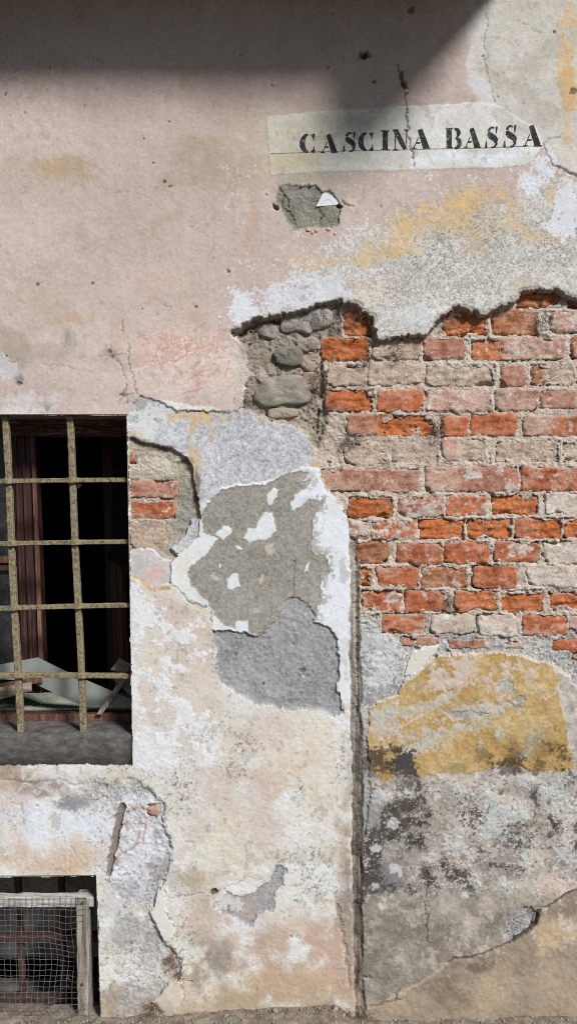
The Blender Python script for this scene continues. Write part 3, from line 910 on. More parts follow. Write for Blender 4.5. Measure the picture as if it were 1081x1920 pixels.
def c_mould(s):
    y = YP[s]
    f = 0.6 * F25[s] + 0.5 * F70[s] + 0.2 * F8[s]
    c = tex(s, [(120, 110, 98), (160, 149, 134), (185, 175, 160), (199, 191, 178)], f * 1.2 + 0.25 + 0.25 * F8[s])
    low = sm(1640, 1760, y + 40 * F70[s])[..., None]
    c2 = tex(s, [(118, 108, 92), (142, 131, 113), (156, 145, 127)], f)
    c = c * (1 - low) + c2 * low
    return c * (1 + 0.08 * F3[s] + 0.06 * RND[s])[..., None]


coat('mouldy_plaster', right_low, -0.0015, c_mould, A=3, B=2, hedge=3, relief=0.0016, rough=2.0)


def c_fill(s):
    return tex(s, [(110, 108, 105), (150, 149, 146), (166, 165, 162), (190, 189, 187)], 0.4 * F25[s] + 0.45 * F3[s] + 0.7 * RND[s])


coat('cement_fillet', [(668, 1200), (690, 1190), (720, 1196), (752, 1206), (760, 1240), (754, 1280), (744, 1304), (711, 1318), (692, 1334), (690, 1420), (692, 1480), (686, 1560), (672, 1600), (670, 1400)], -0.006, c_fill, A=2, B=2, hedge=3, relief=0.003, rough=2.0)
blob(716, 1252, 44, 38, (198, 198, 198), 0.85, soft=0.7, wob=0.6, speck=0.5)
s = win(676, 1200, 760, 1310)
flecks(s, sm(44, 30, np.hypot(XP[s] - 716, YP[s] - 1252)), (92, 92, 92), 0.62, 0.8)
blob(690, 1190, 26, 30, (182, 184, 180), 0.7, soft=0.7, speck=0.4)
coat('cream_plaster_piece', [(776, 1222), (800, 1212), (822, 1210), (812, 1226), (798, 1248), (780, 1260), (757, 1270), (762, 1250), (768, 1234)], -0.004, lambda s: tex(s, [(200, 197, 184), (212, 210, 200)], F25[s]), A=1.5, B=1.2, relief=0.001, rough=0.6)


def c_yel(s):
    f = 0.55 * F25[s] + 0.6 * F70[s] + 0.2 * F8[s]
    c = tex(s, [(152, 118, 64), (174, 139, 78), (186, 156, 98), (196, 176, 132)], f * 0.9 + 0.15)
    return c * (1 + 0.07 * F3[s] + 0.05 * RND[s])[..., None]


yel = [(689, 1420), (688, 1380), (690, 1340), (698, 1322), (711, 1315), (744, 1303), (758, 1282), (796, 1252), (816, 1231), (878, 1227), (932, 1224), (964, 1231), (999, 1239), (1034, 1248), (1045, 1270), (1049, 1313), (1061, 1356), (1067, 1402), (1074, 1440), (1040, 1448), (1000, 1446), (960, 1436),
       (920, 1440), (880, 1452), (830, 1450), (790, 1456), (750, 1448), (720, 1466), (696, 1452)]
s, sd = coat('yellow_plaster', yel, -0.001, c_yel, A=2.5, B=2.2, relief=0.002, rough=0.9)
stroke(yel[1:18], 1.6, (205, 198, 182), 0.7, broken=0.6)
for (x, y, rx, ry, a) in [(880, 1252, 70, 24, 0.95), (850, 1280, 40, 16, 0.9), (820, 1270, 24, 20, 0.8), (946, 1262, 14, 36, 0.8), (960, 1290, 16, 26, 0.7), (990, 1262, 22, 26, 0.6), (780, 1290, 20, 12, 0.5), (840, 1300, 18, 16, 0.6)]:
    blob(x, y, rx, ry, (199, 182, 168), a * 0.95, soft=0.9, wob=1.0, speck=0.75)
for (x, y, rx, ry, rot, a) in [(716, 1340, 30, 16, 0, 0.95), (720, 1365, 26, 16, 0, 0.8), (765, 1335, 60, 8, -14, 0.7), (770, 1385, 46, 20, -18, 0.8), (860, 1372, 40, 12, -8, 0.9), (800, 1390, 50, 14, -26, 0.85), (880, 1338, 40, 10, -4, 0.95), (838, 1312, 14, 12, 0, 0.7),
                               (1000, 1380, 24, 7, -40, 0.8), (985, 1410, 14, 5, -30, 0.8), (1030, 1330, 30, 5, -4, 0.6), (1020, 1305, 26, 4, -25, 0.6), (940, 1375, 8, 8, 0, 0.9), (1012, 1348, 6, 6, 0, 0.8), (760, 1410, 60, 10, -20, 0.6), (905, 1395, 6, 12, 0, 0.7), (900, 1325, 20, 10, 0, 0.6)]:
    blob(x, y, rx, ry, (184, 180, 168), a * 0.95, rot=rot, soft=0.9, wob=1.0, speck=0.75)
s = win(690, 1230, 1070, 1450)
yk = (LAB[s] == NAMES.index('yellow_plaster')).astype(np.float32)
fade = sm(-0.35, 0.7, 0.9 * F70[s] + 0.4 * F25[s]) * sm(-0.1, 0.5, 0.6 * F3[s] + 0.5 * F8[s] + 0.35 * RND[s])
paint(s, (196, 178, 146), 0.55 * yk * fade)
drk = sm(0.1, 0.9, -0.8 * F70[s] + 0.4 * F25[s]) * sm(0.0, 0.5, 0.5 * F3[s] + 0.4 * RND[s] - 0.2 * F8[s])
paint(s, (134, 106, 60), 0.5 * yk * drk)
flecks(s, sm(-0.1, 0.4, F70[s]), (196, 190, 172), 0.62, 0.75)
for p_ in [[(738, 1372), (770, 1352), (800, 1338)], [(815, 1385), (830, 1360), (835, 1345)], [(980, 1420), (1000, 1398), (1022, 1378)], [(1020, 1312), (1040, 1300)]]:
    stroke(p_, 1.6, (204, 198, 184), 0.8)
for pi_, poly_ in enumerate([[(935, 1286), (940, 1278), (952, 1275), (962, 1280), (963, 1296), (952, 1300), (938, 1298)], [(960, 1312), (972, 1305), (986, 1308), (986, 1314), (970, 1322)], [(826, 1331), (846, 1336), (880, 1332), (918, 1340), (880, 1346), (850, 1350)], [(942, 1312), (956, 1318), (982, 1328), (978, 1331), (956, 1324)]]):
    coat(['chipped_spot', 'chipped_hole', 'chipped_scar', 'chipped_scrape'][pi_], poly_, -0.003, lambda s: tex(s, [(140, 134, 122), (168, 162, 150), (186, 181, 170)], F8[s] + 0.3 * RND[s]), A=1, B=1.5, relief=0.001, rough=1.4)
# soot-dark mould under the yellow and the lichen field below it
for (x, y, rx, ry, a) in [(720, 1420, 34, 20, 0.85), (700, 1435, 20, 20, 0.7), (750, 1440, 24, 24, 0.75), (740, 1420, 20, 20, 0.7), (905, 1425, 30, 22, 0.5), (960, 1440, 40, 14, 0.7), (1010, 1436, 50, 14, 0.7), (1050, 1420, 26, 20, 0.75), (860, 1440, 60, 12, 0.4), (1000, 1400, 60, 30, 0.35), (960, 1420, 20, 10, 0.5)]:
    blob(x, y, rx, ry, (78, 64, 46), a, soft=1.0, wob=1.1, speck=0.7)
blob(752, 1438, 20, 24, (66, 64, 64), 0.85, soft=0.6, wob=0.8, speck=0.3)
def sites(s, lst):
    r = np.zeros(XP[s].shape, np.float32)
    for (x, y, rx, ry, a_) in lst:
        r = np.maximum(r, a_ * np.exp(-((XP[s] - x) / rx) ** 2 - ((YP[s] - y) / ry) ** 2))
    return r


s = win(672, 1430, 1110, 1930)
mk = (LAB[s] == NAMES.index('mouldy_plaster')).astype(np.float32)
top = sm(1440, 1475, YP[s] + 10 * F25[s]) * mk
pk = sites(s, [(835, 1445, 60, 26, 1), (900, 1545, 46, 26, .9), (950, 1520, 50, 26, .9), (1050, 1660, 60, 30, 1.3), (1015, 1680, 30, 26, 1.2), (870, 1470, 40, 20, .8), (930, 1600, 60, 24, .6), (700, 1470, 20, 14, .5)])
paint(s, (204, 183, 170), 0.8 * mk * sm(0.35, 0.75, pk + 0.5 * FR[s]))
br = sites(s, [(760, 1560, 80, 70, 1), (840, 1640, 80, 40, .9), (720, 1640, 60, 50, 1), (1020, 1550, 70, 60, .8), (900, 1620, 60, 40, .7), (800, 1510, 60, 30, .9), (960, 1640, 60, 24, .6)])
paint(s, (128, 113, 99), 0.6 * top * sm(0.35, 0.95, br + 0.6 * FR3[s] + 0.25 * F3[s]))
gl = sites(s, [(870, 1490, 60, 34, 1), (930, 1520, 60, 34, 1), (960, 1580, 60, 34, .9), (1040, 1490, 50, 40, 1.1), (1060, 1600, 50, 40, .9), (990, 1610, 60, 30, .8), (880, 1580, 50, 34, .8), (700, 1490, 40, 30, .8), (860, 1640, 40, 30, .6), (1010, 1470, 40, 24, .9), (790, 1470, 40, 20, .6), (740, 1600, 20, 16, .7), (930, 1660, 40, 20, .5)])
lich = top * sm(0.46, 0.60, gl * 0.7 + 0.75 * FR2[s] + 0.34 * F3[s] + 0.14 * RND[s]) * sm(1720, 1660, YP[s])
paint(s, tex(s, [(150, 152, 144), (180, 184, 177), (196, 199, 193)], 0.6 * F3[s] + 0.7 * RND[s]), 0.92 * lich)
H[s] += 0.0010 * lich
dk = sites(s, [(715, 1445, 30, 14, 0.9), (760, 1470, 30, 16, 0.8), (745, 1575, 70, 60, 0.75), (745, 1545, 50, 34, 1.15), (700, 1585, 26, 50, 1), (790, 1570, 22, 46, 1.1), (720, 1650, 44, 24, 1), (690, 1680, 20, 22, .9), (770, 1510, 34, 18, .9), (1003, 1492, 11, 26, 1.4), (1035, 1550, 26, 26, 1.1), (1080, 1570, 16, 44, 1.2), (1000, 1592, 40, 12, .9), (860, 1640, 30, 22, 1), (885, 1665, 24, 16, .9), (820, 1618, 20, 14, 1), (800, 1640, 20, 20, .6), (930, 1625, 30, 10, .8), (760, 1620, 26, 20, .8), (780, 1440, 20, 20, .9), (900, 1600, 20, 14, .6), (960, 1545, 14, 12, .6), (850, 1690, 30, 10, .5)])
dm = top * sm(0.27, 0.55, dk * (0.85 - 0.2 * sm(800, 860, XP[s])) - 0.06 * sm(800, 900, XP[s]) + 0.75 * FR[s] + 0.34 * F3[s] + 0.16 * RND[s])
paint(s, tex(s, [(46, 41, 39), (62, 54, 50), (84, 74, 67)], FR2[s] + 0.4 * RND[s]), 0.9 * dm)
fl_ = top * sm(0.52, 0.66, 0.5 * F8[s] + 0.5 * F3[s] + 0.35 * RND[s] + 0.25 * FR3[s])
paint(s, (190, 192, 186), 0.8 * fl_)
fl_ = top * sm(0.52, 0.66, 0.5 * F8[s] - 0.5 * F3[s] + 0.35 * RND[s] - 0.25 * FR2[s])
paint(s, (78, 68, 61), 0.75 * fl_)
blob(735, 1640, 24, 34, (128, 122, 126), 0.85, soft=0.8, wob=0.6, speck=0.6)
blob(735, 1592, 20, 16, (160, 152, 143), 0.85, soft=0.5, wob=0.9, speck=0.6)
blob(690, 1520, 20, 30, (158, 158, 155), 0.7, soft=0.7, speck=0.4)
# scaly grey-brown plaster below the lichens
lowm = mk * sm(1660, 1710, YP[s] + 20 * F25[s])
paint(s, tex(s, [(118, 110, 97), (142, 132, 116), (158, 147, 130), (174, 162, 144)], FR[s] * 1.1 + 0.4 * F3[s] + 0.4 * RND[s]), 0.85 * lowm)
paint(s, (112, 110, 103), 0.42 * lowm * sm(0.25, 0.45, FR2[s] + 0.2 * F70[s]) * sm(1000, 900, XP[s]))
paint(s, (186, 172, 152), 0.6 * lowm * sm(0.30, 0.45, FR3[s] * 0.6 - 0.7 * FR2[s]))
H[s] += mk * (0.0012 * FR[s] + 0.0008 * FR2[s])
for k in range(14):
    blob(random.uniform(690, 1000), random.uniform(1480, 1700), random.uniform(4, 12), random.uniform(4, 10), (186, 189, 181), 0.85, soft=0.25, wob=0.5)
s = win(672, 1660, 1110, 1920)
q = 0.6 * F8[s] + 0.6 * F25[s]
paint(s, (98, 94, 88), 0.2 * sm(0.35, 0.6, q) * sm(1680, 1720, YP[s]) * sm(1860, 1780, YP[s] - 0.6 * (1081 - XP[s])) * sm(1000, 900, XP[s]))
tan = [(1400, 1560), (1110, 1650), (1081, 1666), (1060, 1674), (1036, 1690), (1010, 1704), (1004, 1728), (990, 1744), (962, 1762), (935, 1772), (905, 1786), (880, 1793), (845, 1802), (800, 1836), (740, 1868), (690, 1895), (672, 1990), (1400, 1990)]


def c_tan(s):
    c = tex(s, [(124, 109, 92), (144, 127, 108), (158, 140, 118), (172, 152, 124)], 0.8 * F70[s] + 0.3 * F200[s] + 0.3 * F25[s])
    return c * (1 + 0.06 * F3[s] + 0.05 * RND[s])[..., None]


coat('tan_skirting_plaster', tan, 0.0012, c_tan, A=2, B=2, hedge=3, relief=0.0022, rough=1.0)
for (x, y, rx, ry, c, a) in [(1050, 1660, 60, 16, (202, 176, 156), 0.5), (1030, 1750, 46, 34, (192, 168, 126), 0.7), (980, 1790, 26, 60, (140, 124, 104), 0.7), (900, 1815, 24, 16, (112, 98, 82), 0.85), (850, 1800, 20, 22, (120, 106, 90), 0.7), (830, 1860, 50, 36, (122, 106, 84), 0.75), (920, 1850, 40, 40, (178, 154, 118), 0.6),
                             (760, 1890, 50, 24, (150, 132, 108), 0.7), (1040, 1860, 60, 50, (166, 146, 122), 0.6), (1060, 1700, 30, 16, (128, 112, 94), 0.7), (1000, 1900, 80, 14, (150, 130, 104), 0.7), (750, 1870, 16, 20, (176, 160, 138), 0.6)]:
    blob(x, y, rx, ry, c, a, soft=0.7, wob=0.7, A=10)
coat('broken_chip_bed', [(942, 1756), (952, 1724), (975, 1704), (998, 1700), (1004, 1712), (998, 1736), (984, 1748), (960, 1760)], -0.008, c_fill, A=2, B=2, relief=0.004, rough=1.6, mat=M_MORTAR)
crk = [(1120, 1652), (1081, 1667), (1060, 1676), (1036, 1692), (1010, 1708), (1004, 1730), (990, 1746), (962, 1764), (935, 1774), (905, 1787), (880, 1795), (850, 1797), (838, 1806)]
stroke(crk, 2.2, (58, 50, 45), 0.75, dig=0.004)  # dark colour is crack dirt plus painted shade of the gap
stroke(crk[4:8], 4.5, (62, 54, 49), 0.7, dig=0.006)
stroke([(838, 1806), (800, 1836), (740, 1868)], 4, (176, 158, 132), 0.6)
for p_ in [[(794, 1618), (802, 1640), (806, 1652), (800, 1672), (797, 1700), (800, 1736), (803, 1770)], [(680, 1836), (690, 1832), (700, 1838)], [(690, 1890), (720, 1880), (760, 1868)], [(740, 1872), (748, 1856)], [(1000, 1540), (1002, 1510)]]:
    stroke(p_, 2.0, (66, 58, 52), 0.6, dig=0.003, B=2.5)  # fine cracks, their depth shade put into the colour

# ---- 11 pebbly old mortar, the slot and the flakes at lower left
def c_peb(s):
    f = 0.5 * F3[s] + 0.35 * RND[s] + 0.5 * F25[s] + 0.3 * F70[s]
    return tex(s, [(112, 110, 107), (160, 159, 157), (188, 188, 188), (206, 208, 210)], f + 0.22)


peb = [(140, 1466), (165, 1462), (210, 1470), (236, 1458), (252, 1462), (270, 1475), (286, 1487), (302, 1502), (310, 1516), (306, 1545), (318, 1575), (316, 1600), (313, 1640), (310, 1660), (292, 1692), (283, 1712), (292, 1742), (306, 1768), (318, 1778), (332, 1792), (340, 1815), (335, 1838), (318, 1846), (290, 1880), (278, 1908),
       (250, 1915), (215, 1915), (230, 1860), (240, 1800), (222, 1740), (225, 1690), (208, 1660), (190, 1640), (205, 1600), (212, 1550), (222, 1510), (195, 1500), (170, 1492), (155, 1478)]
s_old = None
s, sd = coat('pebbly_mortar', peb, -0.008, c_peb, A=4, B=2.5, hedge=5, relief=0.004, rough=2.4, soft_col=9)
mp_ = sm(5, -5, sd)
H[s] += 0.0075 * mp_ * sm(300, 215, XP[s] + 12 * F25[s])
wl = mp_ * sm(0.0, 0.25, FR[s] + 0.35 * sm(290, 200, XP[s]) + 0.2 * RND[s])
paint(s, tex(s, [(186, 187, 188), (204, 206, 210), (214, 217, 222)], F25[s] + 0.4 * RND[s]), 0.75 * wl)
tn = mp_ * sm(0.2, 0.45, FR2[s] + 0.3 * sm(1700, 1820, YP[s]))
paint(s, (196, 186, 168), 0.5 * tn)
flecks(s, (sd < -3).astype(np.float32), (66, 64, 62), 0.66, 0.85)
for (x, y, rx, ry, c, a) in [(250, 1580, 50, 40, (204, 206, 210), 0.6), (260, 1660, 40, 30, (198, 200, 206), 0.5), (200, 1480, 50, 12, (158, 154, 146), 0.7), (295, 1630, 14, 60, (140, 138, 134), 0.6), (320, 1800, 16, 26, (140, 116, 92), 0.7), (270, 1790, 40, 40, (186, 186, 182), 0.6), (260, 1880, 50, 30, (150, 142, 130), 0.7), (230, 1740, 30, 60, (196, 194, 184), 0.5)]:
    blob(x, y, rx, ry, c, a, soft=0.9, wob=0.7, speck=0.2)
for (x, y, rx, ry, c, a) in [(215, 1700, 26, 50, (186, 184, 180), 0.7), (205, 1790, 18, 70, (190, 186, 176), 0.6), (215, 1870, 26, 40, (146, 142, 134), 0.7), (235, 1820, 40, 30, (196, 196, 192), 0.6), (200, 1560, 20, 60, (204, 208, 214), 0.6), (150, 1500, 40, 14, (150, 150, 150), 0.6),
                             (120, 1505, 30, 12, (132, 132, 132), 0.6), (240, 1670, 40, 24, (150, 150, 152), 0.6), (230, 1640, 34, 18, (206, 208, 214), 0.6), (250, 1740, 30, 30, (136, 134, 130), 0.6), (285, 1760, 16, 30, (120, 116, 110), 0.5)]:
    blob(x, y, rx, ry, c, a, soft=0.8, wob=1.0, speck=0.4)
s = win(184, 1440, 345, 1910)
flecks(s, sm(0.5, -0.3, F70[s]), (104, 102, 100), 0.52, 0.7)
for p_ in [[(244, 1512), (252, 1518), (256, 1512)], [(262, 1560), (258, 1580), (248, 1590), (230, 1600), (214, 1615)], [(236, 1540), (240, 1556)], [(273, 1540), (270, 1575)], [(214, 1516), (220, 1522), (224, 1512)], [(262, 1535), (266, 1550)], [(246, 1520), (268, 1516)], [(214, 1612), (206, 1625)]]:
    stroke(p_, 4, (150, 98, 86), 0.55, broken=0.4)
coat('wall_slot', [(226, 1508), (234, 1510), (228, 1545), (222, 1580), (212, 1618), (206, 1642), (199, 1640), (202, 1610), (212, 1570), (216, 1535)], -0.008, (138, 130, 119), A=1.5, B=1.5, relief=0.002, rough=1.5, mat=M_MORTAR)
coat('plaster_flake', [(310, 1655), (316, 1674), (308, 1700), (319, 1716), (328, 1736), (326, 1750), (318, 1764), (306, 1764), (294, 1738), (282, 1712), (290, 1696), (296, 1674)], 0.003, lambda s: tex(s, [(206, 200, 186), (216, 214, 206)], F70[s]), A=1, B=1, relief=0.0005, rough=0.5)
coat('plaster_flake', [(345, 1786), (338, 1840), (330, 1838), (318, 1844), (306, 1860), (285, 1880), (298, 1892), (310, 1906), (335, 1900), (342, 1870), (340, 1850)], 0.004, lambda s: tex(s, [(196, 184, 162), (210, 204, 190)], F70[s] + 0.3 * F25[s]), A=2, B=1.4, relief=0.0008, rough=0.7)
coat('grey_render_spot', [(400, 1703), (425, 1672), (450, 1684), (478, 1672), (505, 1652), (517, 1619), (539, 1627), (528, 1644), (530, 1658), (515, 1672), (512, 1708), (483, 1712), (470, 1736), (450, 1722), (425, 1712)], -0.0015, lambda s: tex(s, [(96, 98, 102), (132, 134, 139), (146, 149, 154), (176, 178, 182)], 0.5 * F3[s] + 0.8 * RND[s] + 0.3 * F70[s]), A=2, B=2.4, relief=0.0008, rough=1.8)
blob(422, 1694, 20, 14, (206, 210, 216), 0.8, soft=0.5, wob=0.9, speck=0.5)
coat('chipped_nick', [(395, 1668), (404, 1664), (408, 1674), (398, 1676)], -0.006, (92, 82, 72), A=1, B=1)
# ---- 12 vertical joint between the two walls
s = win(640, 880, 690, 1960)
x = XW[s] + 3.4 * WA[0][s] + 2.2 * WB[0][s] + (1000 - YW[s]) * 0.011
jm = sm(12.5, 6, np.abs(x - 663)) * sm(960, 1060, YW[s])
H[s] -= (0.002 + 0.008 * sm(1150, 1600, YW[s])) * jm * (0.55 + 0.8 * F25[s] + 0.5 * F70[s])
paint(s, tex(s, [(74, 66, 59), (108, 98, 88), (142, 133, 121), (170, 163, 152)], 0.6 * F25[s] + 0.9 * fbm(XP[s], YP[s], 8, 3, 66, sx=0.5, sy=9.0) + 0.25 * RND[s] + 0.5 - 1.0 * sm(1200, 1520, YW[s])), 0.92 * sm(0.05, 0.5, jm))  # streaky mortar tones; the darker lower stretch paints in groove shade
RGH[s] = RGH[s] * (1 - jm) + 1.6 * jm
NAMES.append('vertical_joint')
MATS['vertical_joint'] = M_MORTAR
LAB[s][jm > 0.5] = len(NAMES) - 1
blob(652, 1760, 9, 90, (142, 130, 114), 0.7, soft=0.6, wob=0.9)
blob(650, 1640, 6, 80, (150, 136, 118), 0.6, soft=0.6, wob=0.9)
stroke([(636, 1700), (640, 1740), (646, 1800), (652, 1850)], 5, (128, 116, 100), 0.6, dig=0.003, A=4, B=3)

# ---- 13 cracks, holes and scuffs in the plaster
CR = [([(744, 120), (750, 150), (757, 160), (762, 172), (758, 185), (762, 200), (760, 215), (766, 235), (763, 250), (765, 270), (772, 290), (774, 312)], 2.0, 0.85),
      ([(912, 0), (911, 40), (905, 80), (911, 105), (907, 112), (915, 150), (921, 180), (928, 195)], 1.4, 0.5), ([(1016, 272), (1024, 292), (1032, 308), (1050, 318), (1068, 324), (1084, 332), (1110, 340)], 2.4, 0.85),
      ([(1016, 272), (1030, 262), (1056, 252)], 1.6, 0.5), ([(165, 315), (178, 350), (220, 357), (255, 363), (285, 373), (300, 394)], 1.1, 0.25), ([(338, 420), (372, 432), (396, 448), (400, 458), (388, 482)], 1.1, 0.3),
      ([(228, 600), (232, 625), (240, 640), (242, 680), (252, 716), (257, 738)], 1.8, 0.6), ([(214, 662), (232, 690), (236, 720), (232, 742), (247, 770)], 1.6, 0.55), ([(0, 676), (60, 681), (130, 688), (170, 700), (200, 728)], 1.1, 0.3),
      ([(310, 572), (330, 576), (346, 580)], 1.1, 0.4), ([(470, 520), (486, 540), (505, 562)], 1.0, 0.15), ([(60, 500), (56, 545), (64, 590)], 1.0, 0.12), ([(320, 1094), (345, 1118), (360, 1132), (390, 1142), (400, 1164)], 2.0, 0.7),
      ([(285, 1034), (296, 1044), (300, 1050)], 1.8, 0.6), ([(545, 1128), (550, 1090), (552, 1050)], 1.6, 0.6), ([(318, 1682), (355, 1680), (400, 1672), (440, 1658), (462, 1644), (480, 1650)], 1.6, 0.5), ([(310, 1655), (312, 1682)], 1.8, 0.6),
      ([(310, 1710), (318, 1718), (324, 1738)], 1.8, 0.7), ([(0, 1462), (60, 1466), (110, 1460), (140, 1470), (180, 1470), (220, 1472)], 2.2, 0.5), ([(340, 1845), (345, 1870), (334, 1898)], 1.5, 0.5), ([(430, 770), (400, 771), (362, 770), (330, 770)], 1.8, 0.6),
      ([(640, 640), (668, 572)], 0.1, 0), ([(848, 700), (852, 740)], 0.1, 0), ([(985, 105), (1005, 112), (1030, 106)], 1.3, 0.3), ([(965, 40), (990, 48), (1010, 64)], 1.3, 0.3), ([(180, 1500), (210, 1492)], 1.6, 0.5)]
for p_, w_, a_ in CR:
    stroke(p_, w_ * 1.05, (70, 60, 54), a_ * 0.8, dig=0.003 * a_, B=2.6, A=2, broken=0.35 if a_ < 0.5 else 0.12)  # crack dirt, darkened to paint the shade that shallow carving lacks
pit(683, 102, 12, 8, 0.018, (48, 38, 34), 0.9)
pit(754, 158, 6, 14, 0.010, (70, 56, 48), 0.8)
pit(752, 140, 4, 8, 0.006, (74, 60, 52), 0.7)
for (x, y, r_) in [(453, 103, 4), (93, 126, 2.5), (12, 178, 2.5), (49, 213, 2.5), (160, 196, 2.5), (316, 228, 2.5), (268, 261, 2.5), (284, 304, 3), (266, 580, 3), (426, 508, 3), (364, 574, 3), (38, 443, 2), (715, 386, 3), (307, 338, 4), (292, 350, 3), (318, 350, 3), (700, 152, 4), (616, 126, 3), (588, 32, 3),
                  (622, 25, 3), (770, 20, 8), (1072, 172, 7), (902, 106, 4), (1037, 60, 3), (933, 182, 4), (70, 533, 3), (14, 668, 4), (36, 720, 5), (210, 668, 6), (206, 660, 5), (172, 532, 3), (1074, 1470, 3), (340, 1502, 5), (552, 1690, 3), (545, 1757, 4), (228, 742, 4), (360, 1840, 4), (200, 1476, 4)]:
    pit(x, y, r_, r_ * 0.9, 0.003, (88, 72, 62), 0.75)
for k in range(30):      # flower of scratches round the plugged hole left of the graffiti
    a_ = random.uniform(0, 6.28)
    l_ = random.uniform(8, 26)
    c0 = (210, 664) if k < 20 else (230, 742)
    stroke([(c0[0] + 5 * math.cos(a_), c0[1] + 5 * math.sin(a_)), (c0[0] + l_ * math.cos(a_), c0[1] + l_ * 0.8 * math.sin(a_))], 1.4, (122, 104, 94), 0.45)
blob(211, 664, 9, 7, (140, 124, 108), 0.7, soft=0.6)
for (x, y, rx, ry, c, a) in [(490, 1460, 60, 46, (194, 172, 156), 0.5), (505, 1520, 34, 60, (188, 164, 150), 0.5), (420, 1500, 50, 60, (200, 182, 162), 0.45), (570, 1440, 60, 70, (206, 190, 158), 0.5), (345, 1655, 40, 16, (160, 142, 116), 0.7), (400, 1800, 40, 34, (128, 120, 112), 0.6),
                             (380, 1850, 14, 40, (132, 110, 84), 0.55), (550, 1800, 110, 60, (180, 152, 128), 0.55), (600, 1760, 40, 40, (184, 148, 128), 0.5), (460, 1700, 80, 30, (196, 178, 160), 0.35), (500, 1850, 120, 40, (182, 156, 122), 0.5), (440, 1650, 90, 14, (178, 160, 134), 0.35),
                             (30, 1462, 60, 16, (150, 126, 96), 0.55), (85, 1476, 34, 20, (128, 110, 96), 0.6), (100, 1610, 90, 22, (198, 168, 138), 0.5), (40, 1590, 14, 50, (192, 162, 144), 0.5), (130, 1508, 36, 10, (122, 120, 118), 0.5), (600, 1600, 60, 14, (176, 160, 136), 0.4), (350, 1860, 30, 40, (206, 194, 164), 0.5), (590, 1880, 90, 26, (176, 150, 122), 0.8), (450, 1895, 90, 14, (182, 158, 126), 0.7), (300, 1900, 60, 12, (150, 134, 112), 0.6), (620, 1820, 34, 60, (186, 158, 136), 0.6)]:
    blob(x, y, rx, ry, c, a, soft=1.2, wob=0.7, A=12)
for (x, y, rx, ry, a) in [(462, 1408, 40, 34, 0.9), (440, 1442, 30, 26, 0.9), (575, 1605, 50, 30, 0.8), (600, 1660, 60, 44, 0.7), (560, 1490, 14, 40, 0.8), (395, 1372, 40, 26, 0.5), (640, 1440, 14, 50, 0.8), (345, 1500, 30, 30, 0.5)]:
    R_ = win(x - rx, y - ry, x + rx, y + ry)
    q = 1 - np.sqrt(((XP[R_] - x) / rx) ** 2 + ((YP[R_] - y) / ry) ** 2) + 0.5 * FR[R_]
    paint(R_, (112, 110, 100), a * sm(-0.1, 0.6, q) * sm(0.25, 0.5, 0.6 * F3[R_] + 0.6 * RND[R_]) * (LAB[R_] == NAMES.index('lower_plaster')))
s = win(180, 1800, 668, 1930)
paint(s, tex(s, [(160, 138, 112), (178, 155, 127), (190, 168, 138)], FR3[s]), 0.7 * sm(1835, 1890, YP[s] + 22 * FR[s]) * (LAB[s] == NAMES.index('lower_plaster')))
# worn-through islands: thin coats flaked off in small ragged bits
s = win(-24, 1040, 1106, 1930)
isl = sm(0.50, 0.58, 0.75 * F8[s] + 0.5 * F25[s] + 0.25 * F3[s]) * np.isin(LAB[s], [NAMES.index(n) for n in ('lower_plaster', 'tan_skirting_plaster')])
paint(s, tex(s, [(176, 170, 160), (198, 196, 190), (212, 213, 212)], F70[s] + 0.3 * F3[s]), 0.5 * isl * sm(1900, 1700, YP[s]))
H[s] -= 0.0006 * isl
isl = sm(0.56, 0.64, 0.75 * F8[s] - 0.5 * F25[s] + 0.25 * F3[s]) * (LAB[s] == NAMES.index('lower_plaster'))
paint(s, (160, 146, 130), 0.45 * isl)
H[s] -= 0.0008 * isl
s = win(-24, -24, 1106, 800)
isl = sm(0.62, 0.72, 0.75 * F8[s] - 0.5 * F25[s] + 0.3 * F3[s] + 0.15 * F70[s]) * (LAB[s] == NAMES.index('upper_plaster'))
paint(s, (160, 144, 130), 0.4 * isl)
H[s] -= 0.0005 * isl
# sparse dark specks everywhere on the plaster
s = win(-24, -24, 1106, 1930)
flecks(s, (np.isin(LAB[s], [NAMES.index(n) for n in ('upper_plaster', 'lower_plaster', 'white_limewash')])).astype(np.float32), (112, 98, 86), 0.98, 0.6)

